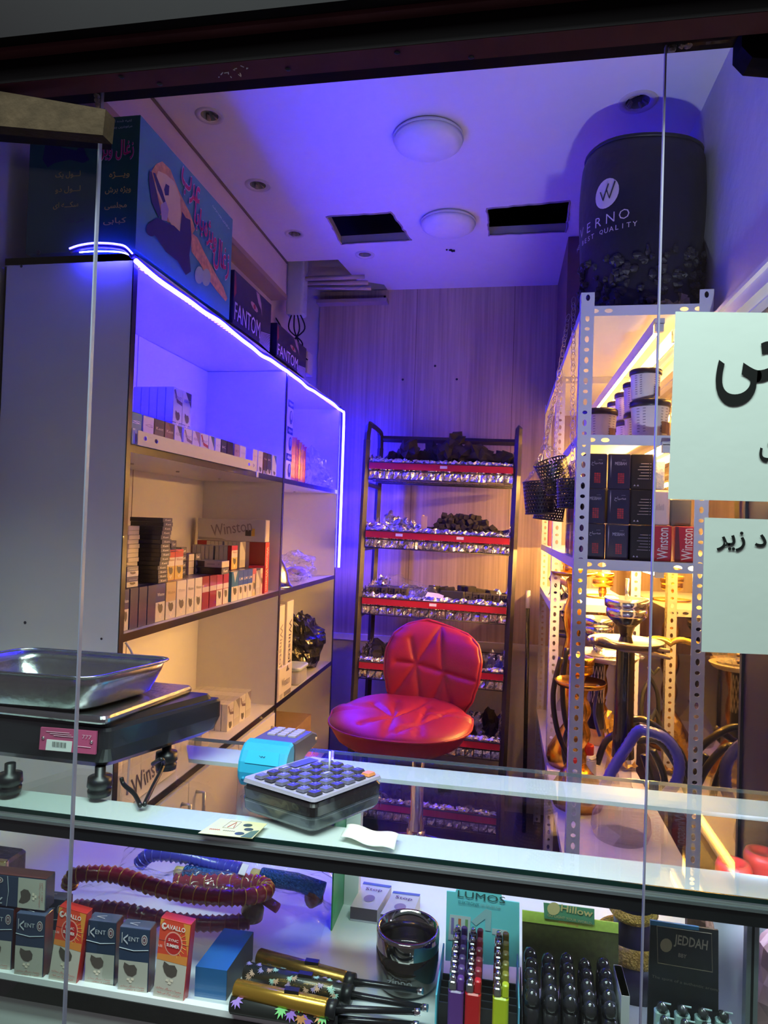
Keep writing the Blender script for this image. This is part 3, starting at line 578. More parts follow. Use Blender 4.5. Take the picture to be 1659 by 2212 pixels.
# cartons
def carton(L, H, T, col, text, tc, endc=None, th=.5, shear=.0, face='x', bold=.01, wf=.62, tz=.0, tilt=0., endtext=None, extra=None):
    """lying carton: long side along y, front face towards +x, base centre at origin"""
    b = MB(); b.rbox(-T/2, T/2, -L/2, L/2, 0, H, mat(col, .35, coat=.4), .002, 1)
    xd = Vector((0, math.cos(tilt), math.sin(tilt))); yd = Vector((0, -math.sin(tilt), math.cos(tilt)))
    if text: b.text(text, (T/2+.0004, 0, H/2+tz), xd, yd, H*th, tc, bold, wid=L*wf, shear=shear)
    if endc: b.quad((-T/2+.002, -L/2-.0006, .002), (T/2-.002, -L/2-.0006, .002), (T/2-.002, -L/2-.0006, H-.002), (-T/2+.002, -L/2-.0006, H-.002), endc)
    if extra: extra(b)
    return b
def ex1(b):
    b.quad((.0235, .06, .022), (.0235, .085, .022), (.0235, .085, .046), (.0235, .06, .046), (.06, .05, .06)); b.quad((.0236, .086, .022), (.0236, .1, .022), (.0236, .1, .052), (.0236, .086, .052), (.75, .5, .08))
    b.quad((.0235, -.14, .002), (.0235, -.02, .002), (.0235, -.04, .009), (.0235, -.14, .012), (.42, .38, .38))
TLT = .12
b = carton(.29, .088, .046, (.66, .62, .62), 'Winston', (.30, .25, .27), None, .52, 0, wf=.6, tilt=.16, tz=.008, extra=ex1, bold=.0)
cr = (0, 0, -.42)
WL = Vector((-1.083, 2.58, SC+.203))
o = b.build('cigarette_carton', loc=WL); o.rotation_euler = (0, 0, -PI/2); tag(o, 'white carton with big grey lettering lying on top of the red carton', 'carton', 'long cigarette cartons')
E1 = MB(); E1.quad((-.02, .1456, .004), (-.02, .1456, .084), (.02, .1456, .084), (.02, .1456, .004), (.82, .74, .6)); e = E1.build('end_flap', o)  # flap colour is lighter and warmer: warm light painted in
def ex2(b): b.quad((.0236, -.06, .0), (.0236, .08, .0), (.0236, .08, .2), (.0236, -.06, .2), (.62, .52, .50))
b = carton(.29, .20, .046, (.34, .012, .03), None, None, extra=ex2); b.box(-.023, .023, .1452, .147, 0, .2, (.62, .05, .06))
b.text('Winston', (.0, .1476, .14), (0, 0, -1), (-1, 0, 0), .02, (.8, .65, .6), .02, wid=.085); b.text('Winston', (.0, .1476, .05), (0, 0, -1), (-1, 0, 0), .02, (.8, .65, .6), .02, wid=.085)
o = b.build('cigarette_carton', loc=(-1.083, 2.58, SC+.001)); o.rotation_euler = (0, 0, -PI/2); tag(o, 'tall red carton standing against the divider under the white carton', 'carton')
o = carton(.11, .10, .05, (.40, .012, .03), 'W', (.75, .6, .55), th=.3, wf=.2).build('cigarette_carton', loc=(-.96, 2.535, SC)); o.rotation_euler = (0, 0, -1.2); o.scale = (.6, .6, 1.1); tag(o, 'small red carton in front of the tall red carton by the divider', 'carton')
# lower shelf of the left bay: block of packs, lying carton
for j in range(9):
    for i in range(4):
        k = 'side_grey' if i % 2 else 'white_slate'
        inst(PK[k], 'cigarette_pack', (-.965-.0235*j, 2.305+.0575*i, SD), F_X, 'grey topped pack in the square block on the lower shelf' if j else ORD[i] + ' pack from the left in the front row of the lower shelf block', 'cigarette pack', 'grey packs in the lower shelf block', (1, 1, 1.1))
for j in range(2): inst(PK['side_grey'], 'cigarette_pack', (-.965-.0235*j, 2.10, SD), F_X, 'grey pack standing apart behind the scale on the lower shelf, ' + ('front' if j == 0 else 'rear'), 'cigarette pack', 'grey packs behind the scale', (1, 1, .9))
b = carton(.29, .088, .046, (.72, .66, .60), 'Winston', (.05, .04, .09), None, .55, 0, wf=.66, tilt=.14, tz=.006)
b.quad((.0236, .085, .03), (.0236, .11, .03), (.0236, .11, .065), (.0236, .085, .065), (.65, .45, .08))
o = b.build('cigarette_carton', loc=(-.965, 1.735, SD+.003)); o.rotation_euler = (0, -.1, 0); tag(o, 'white carton with dark lettering lying behind the scale on the lowest open shelf', 'carton')
# right bay, top: stacked lighter boxes, pouches, clear bag
b = MB(); b.rbox(-.016, .016, -.032, .032, 0, .115, mat((.62, .58, .62), .35), .001, 1)
b.box(.0162, .0168, -.0325, .0325, .084, .1145, BLACK); b.text('zippo', (.0172, 0, .099), (0, 1, 0), (0, 0, 1), .018, (.8, .78, .8), .02, wid=.05); b.prism([(.0165, .006+.017*math.cos(a), .043+.03*math.sin(a)) for a in [k*.3927 for k in range(16)]], (.0006, 0, 0), BLACK)
b.prism([(.0168, .006+.010*math.cos(a), .05+.018*math.sin(a)) for a in [k*.3927 for k in range(16)]], (.0006, 0, 0), mat((.5, .5, .55), .3, .7)); zm = b.mesh('lighter_box')
for k in range(3): inst(zm, 'lighter_box', (-.945, 2.79, SB+.1155*k), (0, 0, .05), 'black and white lighter box, ' + ['bottom', 'middle', 'top'][k] + ' of the upright stack beside the divider', 'box', 'stacked lighter boxes', (1, 1.3, 1))
PINKF = [mat(c, .25, .3, bump=.4, bscale=30) for c in ((.62, .22, .3), (.45, .1, .25), (.7, .35, .2), (.2, .05, .08))]
for k in range(5):
    b = MB(); h = .20-.006*k; Rk = random.Random(k)
    def fn(u, v, s=1, k=k, h=h): 
        e = (1-abs(2*u-1)**4)*(1-abs(2*v-1)**6); return (s*.011*e**.5 + .002*noise.noise(Vector((u*6+k, v*9, s))), (u-.5)*.03*(1+.2*(v > .93)), v*h)
    b.grid(lambda u, v: (fn(u, v, 1)[1]*1.6, -fn(u, v, 1)[0], fn(u, v)[2]), 6, 14, PINKF[k % 3]); b.grid(lambda u, v: (fn(u, v, 1)[1]*1.6, fn(u, v, 1)[0], fn(u, v)[2]), 6, 14, PINKF[k % 3])
    tag(b.build('foil_pouch', loc=(-.945, 2.875+.038*k, SB)), ['pink', 'dark magenta', 'orange pink', 'pink and violet', 'darkest purple'][k] + ' foil pouch, ' + ORD[k] + ' from the stacked lighter boxes', 'pouch', 'foil pouches beside the lighter boxes').rotation_euler = (0, 0, .9)
def bag(c, sx, sy, sz, seed, m, n=16, amp=.3):
    b = MB(); R = random.Random(seed); o_ = Vector((seed*3.1, seed*1.7, 0))
    def fn(u, v):
        a = 2*PI*u; th = PI*v*.98+.01; d = Vector((math.sin(th)*math.cos(a), math.sin(th)*math.sin(a), math.cos(th)))
        k = 1+amp*noise.noise(d*2.2+o_)*1.6+amp*.5*noise.noise(d*6+o_); z = max(-.0, (d.z*.5*k+.5))
        return (c[0]+d.x*sx*k, c[1]+d.y*sy*k, c[2]+z*sz)
    b.grid(fn, n*2, n, m, False); return b
tag(bag((-.975, 3.27, SB), .06, .16, .18, 4, CELLO, 12, .6).build('plastic_bag'), 'crumpled clear plastic bag standing on the top shelf of the far bay', 'plastic bag')
tag(bag((-.95, 3.47, SB), .04, .10, .08, 7, CELLO, 12, .6).build('plastic_bag'), 'smaller crumpled clear bag at the shelf end beneath the blue rope', 'plastic bag')
# right bay, second shelf: silver hookah base and bagged hose
r = empty('silver_bell', (-.975, 2.80, SC), label='silver bell shaped hookah base with threaded neck beside the divider', cat='hookah base')
b = MB(); b.lathe([(.075, 0), (.078, .006), (.07, .012), (.06, .03), (.055, .06), (.04, .10), (.02, .13), (.014, .15)], (0, 0, 0), mat((.6, .6, .62), .2, 1.), 28); b.build('bell', r)
b = MB(); b.lathe([(.014, .148)] + [(.012+.003*(k % 2), .15+.007*k) for k in range(14)] + [(.008, .26)], (0, 0, 0), CHROME, 18); b.build('neck', r)
b = MB(); b.blob((-.02, -.035, .07), (.035, .03, .06), mat((.10, .08, .07), .3), 3, smooth=True, n=5, rough=.1); b.build('bowl', r)
r = empty('bagged_hose', (-1.0, 3.1, SC), label='coiled hose in a clear crinkled bag on the second shelf of the far bay', cat='hose')
b = MB(); b.tube(smoothpts([(0, -.15, .03), (.03, -.05, .06), (.03, .08, .05), (0, .16, .03), (-.05, .1, .05), (-.04, -.1, .03)], 6), .016, mat((.15, .1, .3), .3, coat=.5), 10); b.build('hose', r)
b = bag((0, 0, 0), .09, .24, .14, 11, CELLO, 14, .35); b.build('clear_bag', r)
b = MB(); b.box(-.06, .0, -.05, .20, .0, .075, mat((.35, .25, .33), .5, var=.5, vscale=18)); tag(b.build('printed_box', loc=(-1.13, 3.2, SC)), 'patterned purplish box behind the bagged hose', 'box')
# right bay, third shelf
WB = (.74, .68, .60)
def tallc(x, y, h, lb, dark):
    b = MB(); b.rbox(-.023, .023, -.044, .044, 0, h, mat(WB, .4), .002, 1); b.text('Winston', (.0234, .004, h*.55), (0, 0, -1), (0, 1, 0), .036, (.05, .04, .08) if dark else (.3, .26, .28), .01, wid=h*.50)
    b.prism([(.0234, .02+a, h*.33+c) for a, c in ((0, 0), (.012, .03), (.004, .014), (-.01, .008))], (.0005, 0, 0), (.05, .04, .08))
    b.text('Winston', (0, -.0444, h*.5), (0, 0, -1), (1, 0, 0), .022, (.4, .36, .38), .0, wid=h*.4)
    tag(b.build('cigarette_carton', loc=(x, y, SD)), lb, 'carton', 'cartons standing in the far bay')
tallc(-.945, 2.745, .40, 'left of two tall upright white cartons beside the divider', 0); tallc(-.94, 2.850, .41, 'right of two tall upright white cartons beside the divider', 1)
b = MB(); b.rbox(-.03, .0, -.085, .085, 0, .135, mat(WB, .4), .002, 1); b.text('Winston', (.0004, .0, .068), (0, 1, 0), (0, 0, 1), .036, (.25, .22, .24), .0, wid=.11); b.box(.0004, .0008, -.02, .074, 0.004, .024, (.2, .18, .2)); b.box(.0004, .0008, -.075, -.035, 0.004, .024, (.45, .42, .4))
b.prism([(.0004, a, c) for a, c in ((.0, .11), (.02, .135), (.03, .12), (.045, .112), (.03, .108))], (.0006, 0, 0), (.12, .1, .12)); tag(b.build('cigarette_carton', loc=(-.912, 2.80, SD)), 'short wide white carton with bird emblem in front of the two tall cartons', 'carton')
r = empty('food_container', (-.955, 3.06, SD), label='clear round-cornered food box with pale green lid beside the black bag', cat='food container')
b = MB(); b.rbox(-.045, .045, -.07, .07, 0, .07, clear((.9, .9, .92), .1, body=.35), .02, 4); b.build('tub', r); b = MB(); b.rbox(-.05, .05, -.077, .077, .068, .085, mat((.62, .74, .55), .35), .022, 4); b.build('lid', r)
b = bag((-1.01, 3.36, SD), .10, .17, .26, 21, mat((.012, .012, .015), .25, bump=.5, bscale=26, coat=.3), 22, .22)
for k in (-1, 1): b.blob((-1.02, 3.3+.05*k, SD+.25), (.03, .04, .045), mat((.012, .012, .015), .25, bump=.5, bscale=26, coat=.3), 5+k, n=3, rough=.4)
tag(b.build('black_bag'), 'tied black plastic bag slumped on the far bay shelf', 'plastic bag')
b = MB(); b.rbox(-.13, .13, -.19, .19, 0, .27, mat((.36, .24, .15), .8, var=.1), .003, 1); b.text('VANES', (.1304, .05, .13), (0, 1, 0), (0, 0, 1), .05, (.18, .11, .07), .0, wid=.2); tag(b.build('cardboard_box', loc=(-1.06, 3.1, SE)), 'brown cardboard box on the lowest shelf of the far bay behind the orange bag', 'cardboard box')
b = bag((-.99, 3.02, SE+.0), .11, .30, .22, 31, mat((.85, .28, .02), .35, bump=.4, bscale=20), 16, .35); tag(b.build('orange_bag'), 'crumpled orange plastic bag in front of the cardboard box', 'plastic bag')
# cable at the near end of the cabinet
b = MB(); b.tube(smoothpts([(-.905, 1.515, SC-.02), (-.895, 1.53, SC-.05), (-.893, 1.54, SC-.1), (-.9, 1.54, SC-.4)], 6), .003, mat((.6, .55, .6), .5), 6); tag(b.build('cable'), 'thin pale cable running down the near edge of the cabinet', 'cable')
# ------------------------------------------------------------------ boxes on top of the cabinet
TZ = 2.262
GRN = mat((.01, .085, .035), .45); GBL = mat((.06, .24, .24), .4, var=.2, vscale=6); YEL = (.62, .45, .06); MAG = (.50, .015, .09)
r = empty('charcoal_box', (-1.063, 1.76, TZ), label='large green charcoal carton with flame picture on top of the cabinet near the front', cat='carton'); OG = Vector((1.063, -1.76, -TZ))
b = MB(); b.M = Matrix.Translation(OG); gx0, gx1, gy0, gy1, gz = -1.215, -.912, 1.50, 2.07, TZ+.345
b.box(gx0, gx1, gy0, gy1, TZ+.012, gz, GBL); b.quad((gx0, gy0-.0005, TZ+.012), (gx1, gy0-.0005, TZ+.012), (gx1, gy0-.0005, gz), (gx0, gy0-.0005, gz), GRN)
yf = gy0-.001
def AT(s, px, py, h, c, wd=None, bold=.01): 
    p = at(px, py, 'y', yf); b.text(fa(s), p, (1, 0, 0), (0, 0, 1), h, c, bold, wid=wd)
for s, px, py, wd in (('ویـــژه', 258, 378, .055), ('ویژه برش', 255, 411, .07), ('مجلسی', 250, 445, .06), ('کبابی', 248, 478, .062), ('لـــول یک', 147, 378, .07), ('لـــول دو', 147, 410, .07), ('سکـــه ای', 142, 444, .07)): AT(s, px, py, .018, YEL, wd)
AT('زغال ویژه', 250, 325, .052, (.75, .6, .62), .10, .03); b.M = Matrix.Translation(OG+Vector((0, -.0008, 0))); AT('زغال ویژه', 250, 325, .050, MAG, .099, .012); b.M = Matrix.Translation(OG)
AT('تهیه شده از', 265, 262, .008, (.4, .5, .4), .05); AT('مرغوبترین چوب', 262, 275, .008, (.4, .5, .4), .06); AT('کاشی مبارک', 162, 477, .012, (.01, .01, .05), .05)
P_ = [at(x, y, 'y', yf) for x, y in ((92, 345), (100, 300), (130, 300), (132, 318), (165, 325), (178, 310), (186, 335), (193, 345), (180, 352), (150, 345), (118, 352), (103, 362))]
b.add([tuple(p) for p in P_], [tuple(range(len(P_)))], (.012, .01, .05))
b.build('carton_body', r)
# side picture
b = MB(); b.M = Matrix.Translation(OG); xs = gx1+.001
def side(pts, c, e=0.):
    q = [at(x, y, 'x', xs+e) for x, y in pts]; b.poly([tuple(p) for p in q], mat(c, .45) if isinstance(c, tuple) else c)
def sq(L): return [(300+x/3.95, 260+y/3.95) for x, y in L]
FL = mat((.75, .30, .10), .5, var=.6, vscale=60); 
side(sq([(150, 370), (200, 350), (270, 420), (340, 600), (400, 720), (440, 800), (480, 930), (430, 1010), (380, 880), (250, 870), (140, 760), (110, 560), (110, 430)]), FL)
side(sq([(440, 950), (500, 1000), (560, 1130), (650, 1300), (720, 1420), (755, 1520), (740, 1545), (660, 1450), (590, 1350), (520, 1220), (450, 1120)]), FL)
side(sq([(165, 430), (230, 460), (300, 520), (350, 650), (360, 800), (350, 950), (280, 900), (190, 700), (130, 560)]), (.75, .55, .22), .0006)
DKB = (.02, .012, .05)
side(sq([(90, 870), (160, 830), (230, 870), (300, 900), (350, 950), (370, 780), (400, 830), (440, 850), (450, 1010), (430, 1150), (445, 1290), (400, 1320), (330, 1200), (230, 1120), (150, 1000), (110, 960)]), DKB, .0012)
side(sq([(90, 430), (110, 440), (150, 600), (190, 790), (170, 830), (110, 700), (85, 520)]), DKB, .001); side(sq([(120, 445), (140, 450), (200, 600), (230, 700), (215, 720), (160, 590)]), DKB, .001); side(sq([(230, 540), (260, 560), (255, 640), (225, 640), (215, 590)]), DKB, .001)
side(sq([(185, 720), (230, 690), (255, 760), (240, 860), (195, 850)]), (.45, .32, .34), .0014)
side([(300+(110+48*math.cos(a))/3.95, 260+(930+60*math.sin(a))/3.95) for a in [k*.45 for k in range(14)]], DKB, .0015)
for cx, cy in ((515, 1320), (575, 1340)): side([(300+(cx+38*math.cos(a))/3.95, 260+(cy+75*math.sin(a))/3.95) for a in [k*.45 for k in range(14)]], (.40, .50, .25), .001)
def ST(s, zx, zy, h, wd, c=MAG, rot=0., out=True, bold=.015):
    p = at(300+zx/3.95, 260+zy/3.95, 'x', xs+.0016); xd = Vector((0, math.cos(rot), math.sin(rot))); yd = Vector((0, -math.sin(rot), math.cos(rot)))
    if out: b.text(fa(s), p, xd, yd, h*1.06, (.75, .55, .66), bold+.02, wid=wd*1.03)
    b.text(fa(s), p, xd, yd, h, c, bold, wid=wd, eps=.0012)
ST('عرب', 440, 590, .082, .115, rot=-.2); ST('بابا', 512, 850, .075, .062, rot=-.1); ST('ویژه', 610, 985, .082, .088, rot=-.1); ST('زغال', 705, 1180, .105, .115, rot=-.08)
ST('تهیه شده از', 745, 770, .012, .07, (.5, .6, .58), -.12, False); ST('مرغوبترین چوب درخت', 700, 830, .012, .13, (.5, .6, .58), -.12, False)
b.build('printed_side', r)
def phantom(cy, L, h, x1, lb):
    r = empty('phantom_carton'.replace('phantom', 'mask'), (x1-.12, cy, TZ), label=lb, cat='carton', group='dark cartons on the cabinet top')
    b = MB(); b.box(-.12, .12, -L/2, L/2, .012, h, mat((.022, .012, .03), .35, var=.4)); b.box(-.11, .11, -L/2+.01, L/2-.01, 0, .012, (.02, .01, .03)); b.build('carton_body', r)
    b = MB(); x = .1205
    b.text('FANTOM', (x, -.14*L, h*.30), (0, 1, 0), (0, 0, 1), h*.32, (.62, .50, .58), .0, wid=L*.66)
    for k in range(11): b.quad((x, L*(.18+.004*k), h*(.07+.022*k)), (x, L*.49, h*(.03+.034*k)), (x, L*.49, h*(.045+.034*k)), (x, L*(.18+.004*k), h*(.08+.022*k)), (.55, .45, .55))
    b.poly([(x, L*(.02+.1*math.cos(a)), h*(.66+.06*math.sin(a)-.3*.1*math.cos(a))) for a in [k*.6 for k in range(10)]], (.42, .22, .22)); b.poly([(x+.0005, L*(.02+.03*math.cos(a)), h*(.66+.05*math.sin(a))) for a in [k*.6 for k in range(10)]], (.35, .02, .02))
    b.poly([(x, L*a, h*c) for a, c in ((.05, .98), (.12, .8), (.2, .72), (.24, .6), (.2, .84), (.14, .98))], (.40, .24, .30)); b.poly([(x, L*a, h*c) for a, c in ((-.49, .5), (-.44, .62), (-.46, .9), (-.49, .98))], (.3, .03, .05))
    b.build('printed_front', r)
phantom(2.28, .36, .19, -.912, 'dark carton with masked eyes picture, nearer the green charcoal carton'); phantom(2.74, .40, .145, -.914, 'farther and lower dark carton with lettering on the cabinet top')
# ------------------------------------------------------------------ charcoal rack at the back wall
RKX, RKY = -.365, 3.40
r = empty('charcoal_rack', (RKX, RKY, 0), rot=(0, .018, 0), label='black steel rack of foil lined wire trays holding charcoal against the back wall', cat='rack')
HW, DP, RT = .385, .38, 2.135
for sx in (-1, 1):
    b = MB(); x = sx*HW
    pts = [(x, 0, .02), (x, 0, RT-.09), (x, .015, RT-.035), (x, .06, RT), (x, DP-.06, RT), (x, DP-.015, RT-.035), (x, DP, RT-.09), (x, DP, .02)]
    b.tube(smoothpts(pts[1:-1], 4), .0165, RACKM, 4); b.bar((x, 0, .0), (x, 0, RT-.09), .026, RACKM); b.bar((x, DP, .0), (x, DP, RT-.09), .026, RACKM)
    for z in (1.82, 1.48, 1.13, .80, .46, .1): b.bar((x, 0, z), (x, DP, z), .018, RACKM)
    b.build('side_frame', r)
b = MB(); b.bar((-HW, DP, RT-.035), (HW, DP, RT-.035), .026, RACKM); b.build('back_rail', r); b = MB(); b.bar((-HW, DP, .1), (HW, DP, .1), .02, RACKM); b.build('back_rail', r)
LV = [1.918, 1.565, 1.222, .892, .548, .185]
TAGX = [[.02], [-.19, .12], [.0], [], [], []]
for li, z in enumerate(LV):
    W = HW-.018; F0 = -.005
    bk = MB(); R = random.Random(li)
    zb_, zt = z-.075, z+.022
    n = 17
    for k in range(n+1):
        x = -W+2*W*k/n; bk.tube([(x, F0, zt-.04), (x, F0, zb_), (x, DP-.02, zb_+.005), (x, DP-.02, zt+.02)], .0022, RACKM, 4)
    for yy, zz in ((F0, zb_), (F0, z-.03), (DP-.02, zt+.02), (DP-.02, zb_), (DP*.3, zb_-.003), (DP*.6, zb_-.003)): bk.tube([(-W, yy, zz), (W, yy, zz)], .003, RACKM, 5)
    for sx in (-1, 1): bk.tube([(sx*W, F0, zt+.01), (sx*W, DP-.02, zt+.02)], .003, RACKM, 5)
    basket = bk.build('wire_tray', r)
    fo = MB()
    fo.crinkle((-W+.004, F0+.005, zb_+.006), (W-.004, F0+.005, zb_+.006), (W-.004, F0+.004, zt), (-W+.004, F0+.004, zt), 60, 5, .006, FOIL, li)
    fo.crinkle((-W+.004, F0+.002, zt-.004), (W-.004, F0+.002, zt-.004), (W-.004, F0+.012, zt+.012), (-W+.004, F0+.012, zt+.012), 60, 2, .004, FOIL, li+9, .006)
    fo.crinkle((-W+.004, F0+.01, zb_+.008), (W-.004, F0+.01, zb_+.008), (W-.004, DP-.03, zb_+.012), (-W+.004, DP-.03, zb_+.012), 30, 14, .004, FOIL, li+20)
    fo.crinkle((-W+.004, DP-.03, zb_+.006), (W-.004, DP-.03, zb_+.006), (W-.004, DP-.02, zt+.03), (-W+.004, DP-.02, zt+.03), 36, 5, .008, FOIL, li+30, .012)
    for sx in (-1, 1): fo.crinkle((sx*(W-.006), F0, zb_+.006), (sx*(W-.006), DP-.03, zb_+.006), (sx*(W+.004), DP-.02, zt+.05), (sx*(W+.004), F0, zt+.03), 22, 8, .006, FOIL, li+40, .012)
    fo.build('foil_lining', basket)
    rr = MB(); rr.box(-W+.002, W-.002, F0-.010, F0-.004, z-.022, z+.012, REDR); rr.box(-W+.002, W-.002, F0-.012, F0-.003, z+.010, z+.015, RACKM); rr.build('price_rail', basket)
    for x in TAGX[li]:
        tg = MB(); tg.box(x-.018, x+.018, F0-.0125, F0-.0105, z-.010, z+.004, PAPER); tg.build('price_tag', basket)
RM_ = Matrix.Translation((RKX, RKY, 0)) @ Matrix.Rotation(.018, 4, 'Y')
def RK(x, y, z): return RM_ @ Vector((x, y, z))
def lump_me(seed, s, box=.0, n=2, rough=.35):
    b = MB(); b.blob((0, 0, 0), s, COAL, seed, n=n, rough=rough, box=box); return b.mesh('coal_lump')
LM = [lump_me(i, (1, .8, .75), .25, 1, .55) for i in range(8)]
LM2 = [lump_me(i+40, (1, .55, .6), .2, 1, .5) for i in range(6)]
CB = []
for i in range(4):
    b = MB(); b.rbox(-.5, .5, -.5, .5, -.5, .5, COAL, .12, 2); CB.append(b.mesh('charcoal_cube'))
cyl = MB(); cyl.lathe([(.0, -.55), (.42, -.55), (.48, -.48), (.48, .48), (.42, .55), (0, .55)], (0, 0, 0), COAL, 12, 'z', False); CB.append(cyl.mesh('charcoal_cube'))
def coal(me, x, y, z, s, lb, g, R, name='coal_lump', rot=None):
    o = inst(me, name, RK(x, y, z), rot or (R.uniform(0, 3), R.uniform(0, 3), R.uniform(0, 6)), lb, 'charcoal', g, (s, s, s) if not isinstance(s, tuple) else s); return o
# top tray: irregular lumps, heights follow the heap
R = random.Random(17)
def heap_top(px):   # visible outline of the heap, image x -> image y
    K = ((810, 985), (830, 972), (855, 955), (862, 948), (880, 948), (900, 965), (915, 972), (930, 955), (945, 948), (960, 955), (975, 945), (985, 925), (1000, 924), (1010, 940), (1025, 958), (1045, 952), (1060, 960), (1070, 976), (1085, 972), (1098, 985))
    for a, c in zip(K, K[1:]):
        if a[0] <= px <= c[0]: t = (px-a[0])/(c[0]-a[0]); return a[1]+(c[1]-a[1])*t
    return 985
HG = [(-.255, .035, .020), (-.21, .042, .03), (-.155, .055, .058), (-.135, .03, .02), (-.085, .04, .025), (-.04, .045, .05), (-.01, .04, .06), (.03, .05, .05), (.065, .052, .08), (.085, .045, .125), (.115, .06, .05), (.15, .05, .05), (.19, .055, .055), (.225, .045, .04), (.27, .04, .02), (.31, .05, .03), (.35, .045, .025)]
for i, (x, s, h) in enumerate(HG):
    coal(LM[i % 8], x-.01, .07+R.uniform(-.03, .03), LV[0]+.028+h, s*1.12, 'jagged black charcoal lump in the heap on the top rack tray', 'charcoal lumps on the top rack tray', R)
    if h > .045: coal(LM[(i+3) % 8], x+R.uniform(-.02, .02), .11, LV[0]+.03, .055, 'jagged black charcoal lump in the heap on the top rack tray', 'charcoal lumps on the top rack tray', R)
for i in range(12): coal(LM[i % 8], R.uniform(-.27, .34), .24+R.uniform(-.03, .04), LV[0]+.02+R.uniform(0, .03), .06, 'jagged black charcoal lump in the heap on the top rack tray', 'charcoal lumps on the top rack tray', R)
# second tray: cubes heaped right of a cardboard upright
for lay in range(5):
    for i in range(15-2*lay):
        for j in range(4-(lay > 1)-(lay > 3)):
            x = -.055+.029*(i+lay*.7)+R.uniform(-.006, .006)
            if x > .335: continue
            hmax = .145*math.exp(-((x-.14)/.19)**2)+.03
            if .026*lay > hmax: continue
            coal(CB[R.randrange(5)], x, .05+.05*j+.02*lay+R.uniform(-.008, .008), LV[1]+.0+.026*lay+R.uniform(-.004, .004), .027, 'small black charcoal cube in the heap on the second rack tray', 'charcoal cubes on the second rack tray', R, 'charcoal_cube')
b = MB(); b.box(-.085, -.078, .02, .10, LV[1]-.06, LV[1]+.105, mat((.55, .40, .24), .8)); b.box(-.079, -.055, .02, .028, LV[1]-.06, LV[1]+.1, mat((.6, .44, .26), .8)); o = b.build('cardboard_divider'); o.matrix_world = RM_; tag(o, 'upright piece of cardboard parting the cubes from the foil on the second tray', 'cardboard')
b = MB(); b.crinkle((-.33, .10, LV[1]-.02), (-.14, .06, LV[1]-.02), (-.12, .2, LV[1]+.04), (-.30, .22, LV[1]+.12), 16, 10, .016, FOIL, 71, .02); b.crinkle((-.36, .04, LV[1]-.0), (-.20, .03, LV[1]-.0), (-.2, .16, LV[1]+.03), (-.34, .14, LV[1]+.06), 14, 8, .012, FOIL, 72)
o = b.build('crumpled_foil'); o.matrix_world = RM_; tag(o, 'crumpled aluminium foil heap at the left of the second rack tray', 'foil')
# third tray: square sticks with a hole, bag, paper
for i in range(20):
    x = -.33+.0345*i+(0 if i < 8 else .02)
    if x > .35: break
    if 6 <= i <= 10: continue
    b = MB(); s = .033; 
    k = 'hole'; bm = MB(); bm.rbox(-s/2, s/2, 0, .09, 0, .034, COAL, .003, 1); bm.lathe([(.005, -.0006), (.0045, -.0003), (0, 0)], (0, 0, .017), mat((.002, .002, .002), .9), 8, 'y')
    o = bm.build('charcoal_stick'); o.location = RK(x, .035+R.uniform(-.005, .01), LV[2]+.028); o.rotation_euler = (0, .018, R.uniform(-.08, .08)); tag(o, 'square black charcoal stick with a centre hole on the third rack tray', 'charcoal', 'charcoal sticks on the third rack tray')
b = MB(); b.rbox(-.0, .12, 0, .045, 0, .04, mat((.012, .012, .03), .6), .004, 1); o = b.build('charcoal_stick'); o.location = RK(.03, .03, LV[2]+.025); tag(o, 'long dark charcoal stick lying sideways at the front of the third tray', 'charcoal')
for i in range(7):
    o = coal(CB[i % 4], -.02+.05*i+R.uniform(-.01, .01), .18+R.uniform(-.04, .04), LV[2]+.045+R.uniform(0, .02), .05, 'black charcoal block lying at the back of the third tray', 'charcoal blocks at the back of the third tray', R, 'charcoal_block', (0, R.uniform(-.2, .2), R.uniform(0, 1)))
b = MB(); R2 = random.Random(2)
def fnb(u, v):
    x = -.26+.30*u; ht = .115*(1-u)**.6*math.sin(PI*min(1, v*1.05))**.7+.01; n_ = noise.noise(Vector((u*7, v*7, 3)))*.02
    return (x+n_, .05+.16*v, LV[2]+.01+ht+n_)
b.grid(fnb, 24, 16, CELLO, False); o = b.build('plastic_bag'); o.matrix_world = RM_; tag(o, 'clear plastic bag draped over the sticks on the third rack tray', 'plastic bag')
b = MB(); b.poly([(-.055, -.012, LV[2]+.01), (.045, -.012, LV[2]+.003), (.05, .012, LV[2]+.045), (.02, .03, LV[2]+.052), (-.035, .03, LV[2]+.055)], (.75, .72, .76)); o = b.build('paper_scrap', solid=.001); o.matrix_world = RM_; tag(o, 'torn white paper scrap leaning on the front of the third rack tray', 'paper')
b = MB(); b.crinkle((-.36, .08, LV[2]), (-.27, .06, LV[2]), (-.25, .14, LV[2]+.10), (-.31, .16, LV[2]+.12), 10, 10, .014, FOIL, 75, .01); o = b.build('crumpled_foil'); o.matrix_world = RM_; tag(o, 'twist of crumpled foil at the left end of the third rack tray', 'foil')
# lower trays
for li, lb in ((3, 'fourth'), (4, 'fifth'), (5, 'lowest')):
    for i in range(30):
        x = R.uniform(-.33, .33); 
        hh = .05 if li == 3 else .07
        coal(LM2[i % 6], x, R.uniform(.05, .28), LV[li]+.0+R.uniform(0, hh), R.uniform(.045, .065), 'long split piece of black charcoal on the ' + lb + ' rack tray', 'split charcoal on the ' + lb + ' rack tray', R)
